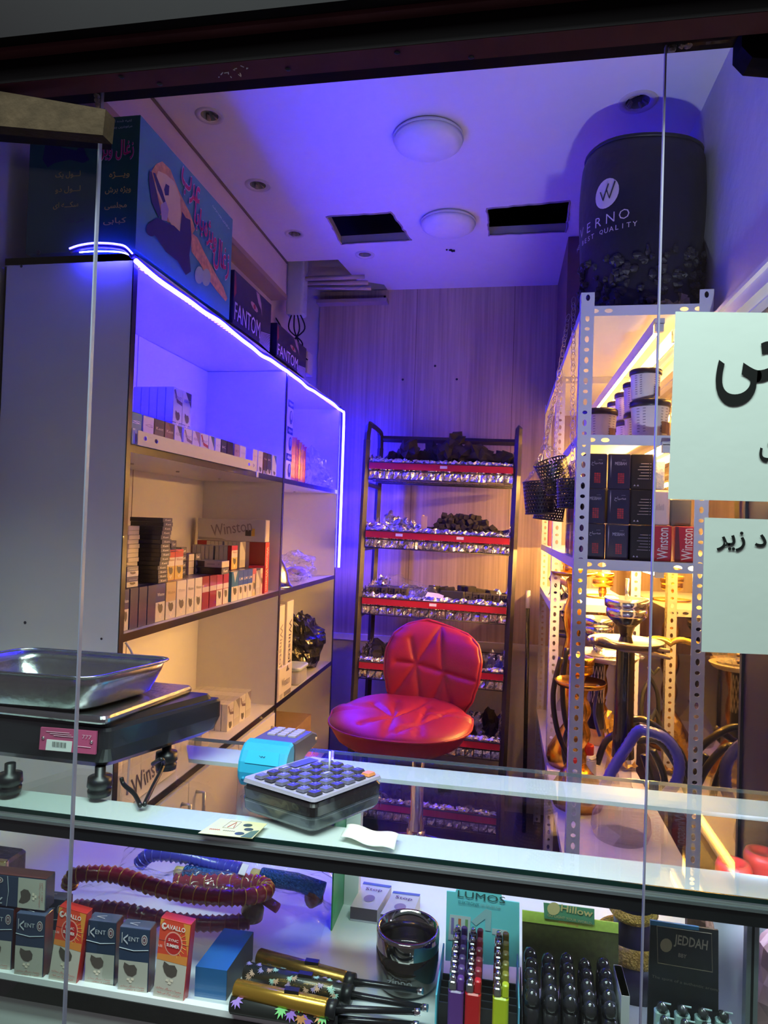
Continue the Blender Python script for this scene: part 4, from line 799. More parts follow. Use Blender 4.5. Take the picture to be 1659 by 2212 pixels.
# ------------------------------------------------------------------ chair
LEA = mat((.33, .018, .035), .38, bump=.08, bscale=300, var=.05, name='red_leather')
def dseg(p, a, c):
    ab = (c[0]-a[0], c[1]-a[1]); t = max(0, min(1, ((p[0]-a[0])*ab[0]+(p[1]-a[1])*ab[1])/(ab[0]**2+ab[1]**2+1e-9)))
    return math.hypot(p[0]-a[0]-t*ab[0], p[1]-a[1]-t*ab[1])
def crease(p, segs, d, w_): 
    m = min(dseg(p, a, c) for a, c in segs); return -d*math.exp(-(m/w_)**1.2)
SX, SY, SZ = -.355, 2.47, .900
r = empty('bar_chair', (SX, SY, 0), label='red quilted leather swivel bar chair with chrome post in front of the charcoal rack', cat='chair')
# seat: outline traced as a rounded blob in plan
# seat outline in plan (around the seat centre), front towards -y
def so(a):
    c, s = math.cos(a), math.sin(a); rx = .262; ry = .235 if s < 0 else .21
    k = (abs(c)**2.5+abs(s)**2.5)**(-1/2.5); return rx*c*k*(.94 if s > .3 else 1), ry*s*k
def zc(px, py): p = at(px, py, 'z', .93); return (p.x-SX, p.y-SY)
zz = lambda x, y: zc(720+x/3.77, 1320+y/3.77)
SEG = [(zz(330, 750), zz(490, 850)), (zz(510, 740), zz(490, 850)), (zz(230, 890), zz(490, 850)), (zz(490, 850), zz(430, 960)), (zz(430, 960), zz(425, 1190)), (zz(490, 850), zz(760, 745)), (zz(500, 945), zz(700, 905)), (zz(700, 905), zz(1000, 800)), (zz(765, 780), zz(700, 905)), (zz(700, 905), zz(690, 1000)), (zz(690, 1000), zz(688, 1190))]
def seat(u, v, top=True):
    a = 2*PI*u; ox, oy = so(a); rr = v; x, y = ox*rr, oy*rr; e = max(0, 1-rr**3.2)**.55
    tilt = .045*max(0, (y-.05)/.16)**2 + .02*(x/.26)**2*(1 if y > 0 else .3)
    if top: z = .02+.04*e+tilt + crease((x, y), SEG, .011, .011)*min(1, e*1.6)
    else: z = .02-(.05+.05*(y < 0)*min(1, -y/.15))*e+tilt*.6
    return (x, y, z)
b = MB(); b.grid(lambda u, v: seat(u, v), 96, 40, LEA); b.grid(lambda u, v: seat(1-u, v, False), 48, 10, LEA)
b.tube([seat(k/60, 1.0) for k in range(60)], .0045, LEA, 6, closed=True); o = b.build('seat', r); o.location = (0, 0, SZ-.03)
# backrest in its own plane, u right, w up; leaning back slightly
BW, BH = .385, .365; BY = .235
def bo(w_):   # half width at height fraction, skewed a little
    K = ((0, .66), (.12, .74), (.3, .9), (.5, .985), (.68, 1.0), (.82, .93), (.92, .76), (.98, .5), (1.0, .25))
    for a, c in zip(K, K[1:]):
        if a[0] <= w_ <= c[0]: t = (w_-a[0])/(c[0]-a[0]); t = t*t*(3-2*t); return a[1]+(c[1]-a[1])*t
    return .25
def bz(x, y): return ((x-430)/780.-.5)*BW, (1-(y-95)/ (BH*1450/2.72*3.77))*BH
SEGB = [(bz(*a), bz(*c)) for a, c in (((635, 215), (700, 405)), ((865, 120), (700, 405)), ((870, 120), (925, 450)), ((540, 395), (700, 405)), ((700, 405), (930, 450)), ((930, 450), (1195, 485)), ((700, 405), (545, 640)), ((700, 405), (765, 740)), ((935, 470), (830, 740)), ((935, 470), (1030, 780)), ((1100, 180), (930, 450)))]
SEGB[-1] = SEGB[0]
def back(u, v, front=True):
    w_ = v; hw = bo(w_)*BW/2; s = 2*u-1; x = s*hw + (.012 if w_ > .8 else .015*w_); z = w_*BH - .02*(w_ > .9)*(s*s)*0
    z -= .012*w_*s
    e = max(0, 1-abs(s)**3.4)**.5*max(0, 1-abs(2*w_-1)**9)**.5
    bowl = .05*(x/(BW/2))**2
    y = -bowl + (-.035*e - crease((x, z), SEGB, .010, .010)*min(1, e*1.5) if front else .018*e)
    return (x, y + .10*(w_-.3)*w_, z)
b = MB(); b.grid(lambda u, v: back(u, v), 64, 64, LEA); b.grid(lambda u, v: back(1-u, v, False), 30, 30, LEA)
rim = [back(0, k/20) for k in range(21)] + [back(k/10, 1) for k in range(1, 10)] + [back(1, 1-k/20) for k in range(21)]
b.tube(rim, .007, LEA, 6); o = b.build('backrest', r); o.location = (.085, BY-.025, SZ-.045); o.rotation_euler = (0, 0, -.12)
b = MB(); b.lathe([(.03, .80), (.03, .87)], (0, 0, 0), BLACK, 16); b.box(-.08, .08, -.08, .08, .865, .875, BLACK); b.build('swivel_plate', r)
b = MB(); b.lathe([(.030, .02), (.030, .50), (.024, .51), (.024, .82)], (.06, .08, 0), CHROME, 24); b.build('post', r)
b = MB(); b.tube([(.06+.16*math.cos(a), -.01+.12*math.sin(a), .43) for a in [k*PI/18 for k in range(36)]], .011, CHROME, 10, closed=True); b.lathe([(.036, .40), (.036, .47)], (.06, .08, 0), CHROME, 20); b.tube([(.06, .08, .435), (.06, -.13, .43)], .008, CHROME, 8); b.build('footrest', r)
b = MB(); b.lathe([(.21, 0), (.215, .006), (.20, .016), (.08, .03), (.036, .05)], (.06, .08, 0), CHROME, 36); b.build('base', r)
# pole leaning on the back wall
r = empty('broom_pole', (.15, 3.70, 0), label='black patterned broom pole with white tip leaning by the right rear of the rack', cat='pole')
b = MB(); b.tube([(.0, .0, .0), (-.012, .02, 1.20)], .011, mat((.02, .02, .02), .3, var=.9, vscale=80), 10); b.build('stick', r)
b = MB(); b.tube([(-.0119, .0198, 1.19), (-.013, .021, 1.285)], .0125, mat((.75, .68, .58), .5), 10); b.build('tip', r)
# ------------------------------------------------------------------ white slotted angle shelving
SXL, SXR, SY0, SY1, SYM = .205, .572, 2.05, 3.84, 2.98
r = empty('slotted_shelving', (.39, 2.95, 0), label='white slotted angle shelving unit along the mirrored right wall', cat='shelving'); OS = Vector((-.39, -2.95, 0))
def slot_plate(L, W, off=.03, pitch=.031, alt=True, n=10):
    """plate in (u along, v across) with a row of slots; returns verts, faces"""
    V, Fs = [], []; k = 0; u = 0.
    while u < L-1e-6:
        u1 = min(L, u+pitch); cu, cv = (u+u1)/2, W/2; big = alt and k % 2 == 0
        ru, rv = (.0098, .0060) if big else (.0055, .0072)
        if u1-u < pitch*.9:
            o = len(V); V += [(u, 0), (u1, 0), (u1, W), (u, W)]; Fs.append((o, o+1, o+2, o+3)); break
        o = len(V); N = 12; out = []
        for i in range(N):
            a = 2*PI*i/N+PI/12; c, s = math.cos(a), math.sin(a); q = 1/max(abs(c)/((u1-u)/2), abs(s)/(W/2)); out.append((cu+c*q, cv+s*q))
        inn = [(cu+ru*math.cos(2*PI*i/N+PI/12), cv+rv*math.sin(2*PI*i/N+PI/12)) for i in range(N)]
        V += out+inn; cor = [(u1, W), (u, W), (u, 0), (u1, 0)]; V += cor
        for i in range(N):
            j = (i+1) % N; Fs.append((o+i, o+j, o+N+j, o+N+i))
        # corner triangles
        for q, (i, j) in enumerate(((1, 2), (4, 5), (7, 8), (10, 11))):
            pass
        V[o+2*N:o+2*N+4] = cor
        idx = [max(range(N), key=lambda i, c=c: -((out[i][0]-c[0])**2+(out[i][1]-c[1])**2)) for c in cor]
        for q, c in enumerate(cor):
            ds = sorted(range(N), key=lambda i: (out[i][0]-c[0])**2+(out[i][1]-c[1])**2)[:2]; Fs.append((o+ds[0], o+ds[1], o+2*N+q))
        u = u1; k += 1
    return V, Fs
def upright(x, y, sx, sy, z0, z1, W=.038):
    b = MB(); b.M = Matrix.Translation(OS); V, Fs = slot_plate(z1-z0, W)
    b.add([(x+sx*v, y, z0+u) for u, v in V], Fs, PAINT); b.add([(x, y+sy*v, z0+u) for u, v in V], Fs, PAINT)
    return b.build('upright', r, solid=.0016)
for (x, y, sx, sy) in ((SXL, SY0, 1, 1), (SXR, SY0, -1, 1), (SXL, SYM, 1, 1), (SXR, SYM, -1, 1), (SXL, SY1, 1, -1), (SXR, SY1, -1, -1)):
    upright(x, y, sx, sy, 0, 2.325 if y < 2.2 else 2.31)
SHZ = [2.284, 1.902, 1.536, .62]
SHM = mat((.70, .70, .72), .35, var=.02)
def wide_rail(b, x0, x1, y, z, h=.03):
    hs = [circ(x, h*.5, .012, 12, .0065) for x in (x0+.035, x0+.075, x1-.035, x1-.075)]
    V, Fs = plate2d([(x0, 0), (x1, 0), (x1, h), (x0, h)], hs); b.add([(u, y, z+v) for u, v in V], Fs, PAINT)
for i, z in enumerate(SHZ):
    for y0, y1 in ((SY0, SYM+.01), (SYM+.012, SY1)):
        if i == 3 and y0 > 2.5: pass
        b = MB(); b.M = Matrix.Translation(OS); b.box(SXL+.002, SXR-.002, y0+.002, y1, z-.002, z, SHM)
        wide_rail(b, SXL+.004, SXR-.004, y0-.001, z-.03); wide_rail(b, SXL+.004, SXR-.004, y1, z-.03)
        for x in (SXL+.001, SXR-.001): b.box(x-.001, x+.001, y0, y1, z-.03, z, PAINT)
        b.build('shelf', r, solid=0)
b = MB(); b.M = Matrix.Translation(OS); b.box(SXL, SXR, SYM+.012, SY1, 1.30, 1.303, SHM); b.box(SXL-.001, SXL+.001, SYM+.012, SY1, 1.27, 1.303, PAINT); wide_rail(b, SXL, SXR, SYM+.011, 1.272); b.build('shelf', r)
# yellow tubes
for i, (x, z, y0, y1, lb) in enumerate(((.425, 2.215, 2.04, 3.75, 'glowing yellow light tube under the top shelf of the slotted shelving'), (.50, 2.215, 2.15, 3.3, 'thinner looking yellow light tube under the top shelf nearer the mirror'), (.452, 1.862, 2.03, 3.7, 'glowing yellow light tube under the second shelf above the dark boxes'), (.46, 1.497, 2.12, 3.75, 'yellow light tube under the third shelf above the hookahs'))):
    rr = empty('light_tube', (x, y0, z), label=lb, cat='light tube', group='yellow light tubes')
    b = MB(); L = y1-y0; b.tube([(0, .02, 0), (0, L-.02, 0)], .0085 if i != 1 else .005, glow((1., .54, .13), WARM_E*(.55, .25, .95, 1.7)[i]), 10); b.build('glowing_glass', rr)
    b = MB(); (b.box(-.018, -.0165, 0, L, -.0195, .02, (.7, .66, .6)) if z > 2 else None); b.box(-.014, .014, 0, L, .010, .026 if z != 1.862 else .02, mat((.7, .66, .6), .4)); b.box(-.012, .012, -.0, .02, -.012, .012, (.7, .66, .6)); b.box(-.012, .012, L-.02, L, -.012, .012, (.7, .66, .6)); b.build('fixture', rr)  # side lip on the top tubes is added to shade the cabinet
# charcoal sack
r = empty('charcoal_sack', (.412, 2.30, 2.286), label='tall black round charcoal sack with white lettering on top of the slotted shelving', cat='sack')
SK = mat((.016, .015, .018), .45, bump=.25, bscale=10, name='sack'); b = MB()
sr = .190
def sack(u, v):
    a = 2*PI*u; rr = sr*(1-.03*math.sin(v*7)+.02*noise.noise(Vector((math.cos(a)*2, math.sin(a)*2, v*3)))) * (1 if v < .93 else 1-.06*(v-.93)/.07); rr *= (.93+.07*min(1, v/.06))
    return (rr*math.cos(a), rr*math.sin(a)*1.0, v*.56+.012*math.sin(a*2+1)*v)
b.grid(sack, 48, 30, SK); n = 48; b.add([sack(k/n, 1) for k in range(n)] + [(0, 0, .575)], [(k, (k+1) % n, n) for k in range(n)], SK, True)
b.tube([Vector(sack(k/40, .985))*1.0 for k in range(40)], .007, SK, 6, closed=True); b.build('sack_body', r)
def cyl_text(b, s, a0, z, h, c, adv, bold=.01, sc_=1.):
    for i, ch in enumerate(s):
        if ch == ' ': continue
        a = a0+adv*i; R_ = sr*1.045; p = (R_*math.cos(a), R_*math.sin(a), z); b.text(ch, p, (-math.sin(a), math.cos(a), 0), (0, 0, 1), h, c, bold, eps=.002)
b = MB(); TC = (.62, .52, .52)
a_ = -PI/2-.98
for k in range(1):
    cc = a_+.26
    pts = [(cc+.21*math.cos(t), .382+.046*math.sin(t)) for t in [i*.2618 for i in range(24)]]; b.add([(sr*1.045*math.cos(a), sr*1.045*math.sin(a), z) for a, z in pts]+[(sr*1.055*math.cos(cc), sr*1.055*math.sin(cc), .382)], [(i, (i+1) % 24, 24) for i in range(24)], TC)
    for dx in (-.05, .06):
        b.tube([(sr*1.06*math.cos(cc+dx-.05), sr*1.06*math.sin(cc+dx-.05), .392), (sr*1.06*math.cos(cc+dx), sr*1.06*math.sin(cc+dx), .362), (sr*1.06*math.cos(cc+dx+.09), sr*1.06*math.sin(cc+dx+.09), .409)], .0020, (.03, .03, .03), 4)
cyl_text(b, 'VERNO', a_-.30, .300, .030, TC, .215, -.01); cyl_text(b, 'THE BEST QUALITY', a_-.60, .264, .015, TC, .088, .0)
b.build('printed_lettering', r)
b = MB(); R = random.Random(4)
for k in range(150):
    a = R.uniform(-PI*.98, .1); z = R.uniform(.02, .215-.03*math.cos(a+1.9)); p = Vector((sr*.975*math.cos(a), sr*.975*math.sin(a), z)); b.blob(p, (R.uniform(.008, .018), R.uniform(.008, .018), R.uniform(.008, .018)), mat((.026, .021, .022), .55), k, n=1, box=.4, rough=.3)
o = b.build('coal_picture', r); tag(o, kind='stuff')
b = MB(); b.crinkle((.05, -.20, .0), (.16, -.2, .0), (.15, -.17, .055), (.02, -.15, .05), 9, 6, .012, mat((.5, .38, .2), .35, .6, bump=.5), 3); tag(b.build('foil_wrap', loc=(.37, 2.30, 2.286)), 'crumpled golden wrapping beside the foot of the black sack', 'wrapping')
# tubs
def tub(x, y, z, s, lb, flip=False):
    r = empty('coal_tub', (x, y, z), label=lb, cat='tub', group='white tubs on the slotted shelving')
    b = MB(); b.lathe([(.046*s, 0), (.049*s, .004), (.055*s, .098*s), (.055*s, .1*s)], (0, 0, 0), mat((.62, .58, .55), .35), 28)
    for k in range(9):
        for aa in (-1.15, -2.5):
            b.poly([((.0505+.0055*zz)*s*1.012*math.cos(aa+d), (.0505+.0055*zz)*s*1.012*math.sin(aa+d), (.018+.0085*k)*s+dz) for d, zz, dz in ((0, .1*k, 0), (.52, .1*k, 0), (.52, .1*k, .002), (0, .1*k, .002))], (.2, .17, .2))
    a0 = -1.1
    pts = [(.0535*s*1.01*math.cos(a0+t*.65), .0535*s*1.01*math.sin(a0+t*.65), zz*s) for t, zz in ((0, .012), (.5, .012), (1, .012), (1, .048), (.5, .048), (0, .048))]
    b.poly(pts, (.14, .06, .05)); b.build('tub_body', r)
    b = MB(); b.lathe([(.0575*s, .094*s), (.059*s, .096*s), (.059*s, .112*s), (.055*s, .116*s), (.0, .1165*s)], (0, 0, 0), mat((.03, .022, .028), .3), 28); b.build('lid', r)
tub(.425, 2.145, 1.903, 1., 'dark lidded white tub at the front right, lower of the nearest stack'); tub(.41, 2.145, 2.021, .80, 'smaller looking lidded tub on top of the nearest right stack')
tub(.295, 2.26, 1.903, .94, 'single lidded white tub beside the front left upright')
for i in range(3):
    tub(.43, 2.31+.17*i, 1.903, .92, 'lower lidded tub, ' + ORD[i+1] + ' stack behind the nearest right stack', ); tub(.42, 2.31+.17*i, 2.011, .84, 'upper lidded tub, ' + ORD[i+1] + ' stack behind the nearest right stack')
# dark charcoal boxes three high
def mbox(v):
    b = MB(); W, D, H = .062, .062, .104; c = (.022, .018, .05) if v < 2 else (.018, .014, .016); b.rbox(-W/2, W/2, -D/2, D/2, 0, H, mat(c, .28, coat=.6), .004, 2); y = -D/2-.0006; tc = (.40, .36, .50)
    if v < 2:
        b.text(fa('مصباح') if v == 0 else 'MESBAH', (.003, y, H*.72), (1, 0, 0), (0, 0, 1), H*.13 if v == 0 else H*.09, tc, .0, wid=W*.5); b.text('premium', (.012, y, H*.82), (1, 0, 0), (0, 0, 1), H*.025, tc, 0, res=1)
        for k in range(5):
            for j in range(3):
                x = -.004+.006*j; z = H*.16+k*.0062; b.quad((x, y-.0002, z), (x+.005, y-.0002, z), (x+.005, y-.0002, z+.005), (x, y-.0002, z+.005), (.25+.05*((k+j) % 3), .015, .03))
        b.quad((-W/2+.006, y, H*.75), (-W/2+.0075, y, H*.3), (-W/2+.009, y, H*.75), (-W/2+.0075, y, H*.97), (.3, .27, .4))
    else:
        for k in range(6):
            b.tube([(-.012 + .004*(k % 3), y, H*(.3+.085*k)), (.018, y, H*(.3+.085*k))], .0006, (.45, .4, .45), 4); b.quad((.021, y, H*(.29+.085*k)), (.023, y, H*(.29+.085*k)), (.023, y, H*(.31+.085*k)), (.021, y, H*(.31+.085*k)), tc)
        for x in (-.02, -.011): b.poly([(x-.003, y, H*.09), (x+.003, y, H*.09), (x, y, H*.14)], tc)
    return b.mesh('charcoal_box')
MBX = [mbox(i) for i in range(3)]
cols = (('left', .262, (0, 1, 0)), ('middle', .330, (1, 0, 1)), ('right', .396, (2, 2, 2)))
for ci, (nm, x, ks) in enumerate(cols):
    for k in range(3):
        o = inst(MBX[ks[k]], 'charcoal_box', (x, 2.105, 1.537+.1045*k), (0, 0, (.0, -.05, .03)[(k+ci) % 3]), 'dark blue-black charcoal box, ' + ['bottom', 'middle', 'top'][k] + ' of the ' + nm + ' column on the third shelf', 'box', 'stacked dark charcoal boxes', (1.04, 1, 1))
for j in range(5):
    for k in range(3 if j else 2):
        inst(MBX[(j+k) % 2], 'charcoal_box', (.250, 2.19+.075*j, 1.537+.1045*k), (0, 0, -PI/2+.1*(j % 2)), 'dark charcoal box in the stacks behind the front left column', 'box', 'dark charcoal boxes behind the front ones')
for k in range(2):
    b = MB(); b.rbox(-.029, .029, -.03, .03, 0, .104, mat((.50, .02, .045), .35, coat=.4), .003, 1); b.text('Winston', (.004, -.0306, .052), (0, 0, 1), (-1, 0, 0), .030, (.78, .66, .64), .01, wid=.092)
    if k: b.quad((-.0285, -.0304, .001), (-.013, -.0304, .001), (-.02, -.0304, .103), (-.0285, -.0304, .103), (.12, .01, .02))
    tag(b.build('cigarette_carton', loc=(.452+.067*k, 2.105, 1.537)), ('left' if k == 0 else 'right') + ' red upright carton on the third shelf right of the dark boxes', 'carton', 'red upright cartons on the third shelf')
b = MB(); b.rbox(-.03, .03, -.02, .02, 0, .105, mat((.68, .48, .50), .5), .012, 3); [b.tube([(-.010+.004*k, -.0208, .045), (-.010+.004*k, -.0208, .058+.003*(k % 3))], .0006, (.35, .25, .3), 4) for k in range(6)]; tag(b.build('paper_bag', loc=(.447, 2.10, 1.641)), 'pale pink paper bag standing on the left red carton', 'bag')
b = MB(); b.rbox(-.03, .03, -.02, .02, 0, .08, mat((.10, .09, .10), .4), .005, 2); tag(b.build('dark_pouch', loc=(.51, 2.12, 1.641)), 'small dark pouch on top of the right red carton', 'pouch')
b = MB(); b.rbox(-.014, .014, -.012, .012, 0, .085, mat((.45, .42, .5), .3, bump=.5), .006, 2); tag(b.build('wrapped_bottle', loc=(.447, 2.10, 1.7475)), 'slim plastic wrapped bottle standing above the pale pink bag', 'bottle')
b = MB(); b.rbox(-.02, .02, -.02, .02, 0, .13, mat((.5, .08, .12), .4), .005, 2); tag(b.build('red_white_box', loc=(.235, 3.45, 1.537)), 'small red and white box at the rear left of the third shelf', 'box')
# perforated charcoal starters on chains
def starter(c, rt, rb, h, tilt, lb, top):
    r = empty('charcoal_starter', c, rot=tilt, label=lb, cat='charcoal basket', group='perforated charcoal baskets on chains')
    b = MB(); NT, NZ = 30, 9; m = mat((.03, .028, .04), .4, .5)
    def P_(t, q): rr = rb+(rt-rb)*q; a = 2*PI*t; return Vector((rr*math.cos(a), rr*math.sin(a), q*h))
    for j in range(NZ):
        for i in range(NT):
            t0 = (i+(j % 2)*.5)/NT; t1 = t0+1/NT; q0, q1 = j/NZ, (j+1)/NZ; o_ = [P_(t0, q0), P_(t1, q0), P_(t1, q1), P_(t0, q1)]; e = .20
            i_ = [P_(t0+(t1-t0)*a, q0+(q1-q0)*d) for a, d in ((e, e), (1-e, e), (1-e, 1-e), (e, 1-e))]
            b.add(o_+i_, [(0, 1, 5, 4), (1, 2, 6, 5), (2, 3, 7, 6), (3, 0, 4, 7)], m)
    b.tube([P_(k/36, 1) for k in range(36)], .002, m, 5, closed=True); b.tube([P_(k/36, 0) for k in range(36)], .0025, m, 5, closed=True)
    for i in range(-4, 5):
        x = rb*i/4.6; L = math.sqrt(max(0, rb*rb-x*x)); b.tube([(x, -L, 0), (x, L, 0)], .002, m, 4); b.tube([(-L, x, 0), (L, x, 0)], .002, m, 4)
    b.build('perforated_cup', r, solid=.0012)
    b = MB(); inv = Matrix.LocRotScale(Vector(c), __import__('mathutils').Euler(tilt), None).inverted(); T = inv @ Vector(top); ap = Vector((0, 0, h+.055))
    ch = MB()
    def chain(a, d, w_=.0065, l=.017):
        a, d = Vector(a), Vector(d); L = (d-a).length; n = max(2, int(L/(l*.8))); dr = (d-a).normalized(); s1 = dr.orthogonal().normalized(); s2 = dr.cross(s1)
        for k in range(n):
            cc = a.lerp(d, (k+.5)/n); s = s1 if k % 2 else s2; pts = [cc+dr*(l*.62*math.sin(t))+s*(w_*math.cos(t)) for t in [q*PI/4 for q in range(8)]]; ch.tube(pts, .0011, CHROMED, 4, closed=True)
    CHROMED = mat((.42, .36, .30), .3, .9)
    for k in range(3): a = 2*PI*k/3+.5; chain(P_(a/(2*PI), 1), ap)
    mid = ap.lerp(T, .5)+Vector((0, 0, -.01)); chain(ap, mid, .0085, .022); chain(mid, T, .0085, .022); ch.build('chain', r)
starter((.115, 2.30, 1.672), .052, .046, .105, (0, -.06, 0), 'round perforated charcoal basket hanging lowest left on a chain', (.17, 2.36, 2.13))
starter((.205, 2.14, 1.69), .048, .045, .085, (.0, -.03, 0), 'perforated charcoal basket hanging nearest the front upright', (.196, 2.2, 2.36))
starter((.170, 2.22, 1.745), .052, .040, .10, (.25, -.35, 0), 'tilted perforated charcoal basket hanging highest between two others', (.188, 2.28, 2.33))
starter((.155, 2.50, 1.655), .055, .052, .09, (.0, .1, 0), 'perforated charcoal basket hanging behind the tilted one', (.185, 2.5, 2.2))
# ------------------------------------------------------------------ hookahs and hoses
BZ = SHZ[3]
def hose(name, pts, rr, m, lb, g=None, rib=False, tip=None):
    b = MB(); P_ = smoothpts(pts, 8); L = len(P_); b.tube(P_, [rr*(1+.10*(i % 2)) for i in range(L)] if rib else rr, m, 10); o = b.build(name); tag(o, lb, 'hose', g)
    if tip:
        q = P_[:3] if tip == 's' else P_[-3:]; t = MB(); t.tube(q, rr*1.25, CHROME, 10); t.build('ferrule', o)
    return o
def hookah(x, y, zs, lb, bowlr, stem, sm, platez, plater, topz, basez, net=False, gold=False):
    r = empty('hookah', (x, y, BZ), label=lb, cat='hookah', group='hookahs on the low shelf'); z = lambda v: v-BZ; G = GOLD if gold else sm
    b = MB(); b.lathe([(.0, 0), (.085, 0), (.095, .03), (.09, .07), (.06, .12), (.03, .17), (.026, z(basez)-.0), (.03, z(basez)+.02)], (0, 0, 0), clear((.88, .88, .9), .05, body=.12) if not gold else GOLD, 28); b.build('base_vase', r)
    b = MB()
    if gold:
        pr = [(.02, z(basez))]; n = 26
        for k in range(n): q = k/n; pr.append((.016+.016*abs(math.sin(q*11))+.01*math.sin(q*3.1), z(basez)+(z(platez)-z(basez))*q))
        pr += [(.012, z(platez)), (.02, z(platez)+.03), (.01, z(topz)-.03)]
    else: pr = [(stem*1.15, z(basez)), (stem*1.05, z(basez)+.08), (stem, z(basez)+.1), (stem*.95, z(platez)-.03), (stem*.82, z(platez)), (stem*.62, z(platez)+.02), (stem*.60, z(topz)-.125), (stem*.9, z(topz)-.095), (bowlr*.9, z(topz)-.062)]
    b.lathe(pr, (0, 0, 0), sm if not gold else GOLD, 26)
    if net:
        for k in range(14):
            for s in (-1, 1): b.tube([((stem+.001)*math.cos(2*PI*k/14+s*q*.9), (stem+.001)*math.sin(2*PI*k/14+s*q*.9), z(basez)+.1+q*(platez-basez-.14)) for q in [i/8 for i in range(9)]], .0012, (.5, .45, .42), 4)
    b.build('stem', r)
    b = MB(); b.lathe([(.0, z(platez)+.004), (plater*.9, z(platez)+.002), (plater, z(platez)+.012), (plater*1.02, z(platez)+.012), (plater*.92, z(platez)-.006), (.0, z(platez)-.004)], (0, 0, 0), GOLD if gold else mat((.10, .08, .075), .3, .5), 36); b.build('tray', r)
    b = MB(); b.lathe([(bowlr*.8, z(topz)-.066), (bowlr*.96, z(topz)-.058), (bowlr*.96, z(topz)-.036), (bowlr*.90, z(topz)-.033), (bowlr*1.03, z(topz)-.028), (bowlr*1.05, z(topz)), (bowlr*1.0, z(topz)), (bowlr*.98, z(topz)-.02), (0, z(topz)-.030)], (0, 0, 0), CHROME if not gold else GOLD, 32); b.build('charcoal_holder', r)
    return r
BK = mat((.012, .012, .016), .25, coat=.5); BN = mat((.02, .02, .03), .4)
h1 = hookah(.405, 2.33, 1, 'black hookah standing in front with a broad chrome charcoal holder', .068, .031, BK, 1.252, .118, 1.402, .88)
b = MB(); b.tube([(0, 0, .75), (0, 0, 1.465-BZ)], .0065, STEEL, 8); b.build('centre_rod', h1)
h2 = hookah(.37, 2.72, 1, 'black hookah with a white net pattern on its stem, behind the front one', .060, .027, BN, 1.14, .10, 1.285, .86, net=True)
h3 = hookah(.30, 2.98, 1, 'golden turned hookah with a wide tray under the third shelf', .05, .02, GOLD, 1.43, .095, 1.50, .80, gold=True)
h4 = hookah(.47, 3.35, 1, 'golden hookah at the rear of the low shelf by the mirror', .05, .02, GOLD, 1.30, .085, 1.42, .80, gold=True)
h5 = hookah(.29, 2.55, 1, 'short brown and gold hookah behind the front left upright', .045, .02, GOLD, 1.06, .09, 1.16, .74, gold=True)
h6 = hookah(.33, 3.45, 1, 'slim dark hookah at the far left of the low shelf', .045, .02, BK, 1.10, .08, 1.24, .80)
# tongs on the front tray
r = empty('charcoal_tongs', (.40, 2.27, 1.275), label='bronze charcoal tongs lying across the front hookah tray', cat='tongs'); TM = mat((.35, .27, .26), .35, .9)
for s in (-1, 1):
    b = MB(); P_ = [at(1270, 1385, 'y', 2.25), at(1300, 1382, 'y', 2.25), at(1340, 1396+3*s, 'y', 2.25), at(1400, 1405+5*s, 'y', 2.26), at(1448, 1414+7*s, 'y', 2.26)]
    Q = [p-Vector(r.location)+Vector((0, -.004*s, 0)) for p in P_]; b.tube(smoothpts(Q, 5), [.010, .011, .008, .007, .007]*4 + [.006], TM, 8); b.build('arm', r)
b = MB(); p = at(1283, 1384, 'y', 2.24)-Vector(r.location); b.lathe([(.0, -.010), (.006, -.009), (.007, -.004), (.013, -.003), (.014, .006)], p, TM, 18, 'y'); b.build('hinge', r)
# plate with foil behind
b = MB(); b.lathe([(0, 0), (.09, .0), (.105, .018), (.10, .02), (.086, .006), (0, .006)], (.40, 2.62, 1.14), mat((.55, .48, .4), .3, .7), 32); 
b.crinkle((.35, 2.5, 1.17), (.5, 2.5, 1.17), (.5, 2.66, 1.19), (.35, 2.66, 1.19), 10, 8, .012, CELLO, 6); tag(b.build('serving_plate'), 'shiny plate heaped with wrapped bits between the hookahs', 'plate')
BHM = mat((.04, .05, .45), .3, coat=.5); 
hose('hookah_hose', [at(1300, 1712, 'y', 2.27), at(1322, 1665, 'y', 2.27), at(1350, 1620, 'y', 2.26), at(1378, 1580, 'y', 2.25), at(1400, 1580, 'y', 2.24), at(1440, 1597, 'y', 2.24), at(1466, 1640, 'y', 2.24), at(1463, 1685, 'y', 2.25), at(1440, 1715, 'y', 2.28)], .0165, BHM, 'thick bright blue hookah hose looping over the front hookah', rib=True)
BHK = mat((.018, .018, .02), .3, coat=.4)
for i, (P_, lb) in enumerate((([(1375, 1600), (1420, 1600), (1460, 1650), (1490, 1730), (1500, 1790)], 'black hose curving behind the blue hose'), ([(1340, 1560), (1390, 1555), (1440, 1590), (1475, 1640), (1490, 1720)], 'black hose arching highest right of the front hookah'), ([(1390, 1630), (1405, 1680), (1415, 1740)], 'black hose hanging inside the blue loop, left'), ([(1410, 1620), (1432, 1670), (1440, 1730)], 'black hose hanging inside the blue loop, right'), ([(1290, 1650), (1310, 1600), (1350, 1575), (1380, 1560)], 'black hose passing left of the front hookah'))):
    hose('hookah_hose', [at(x, y, 'y', 2.36+.05*i) for x, y in P_], .012, BHK, lb, 'black hookah hoses', False)
for i, (P_, lb) in enumerate((([(1212, 1420), (1195, 1500), (1205, 1580), (1235, 1650)], 'thin black hose hanging outside left of the middle upright'), ([(1225, 1400), (1215, 1480), (1222, 1560), (1245, 1610)], 'thin black hose hanging just right of the middle upright'), ([(1232, 1560), (1218, 1610), (1226, 1660), (1250, 1690)], 'black hose bulging low behind the front left upright'))):
    hose('hookah_hose', [at(x, y, 'y', 2.62+.1*i) for x, y in P_], .010, BHK, lb, 'black hookah hoses')
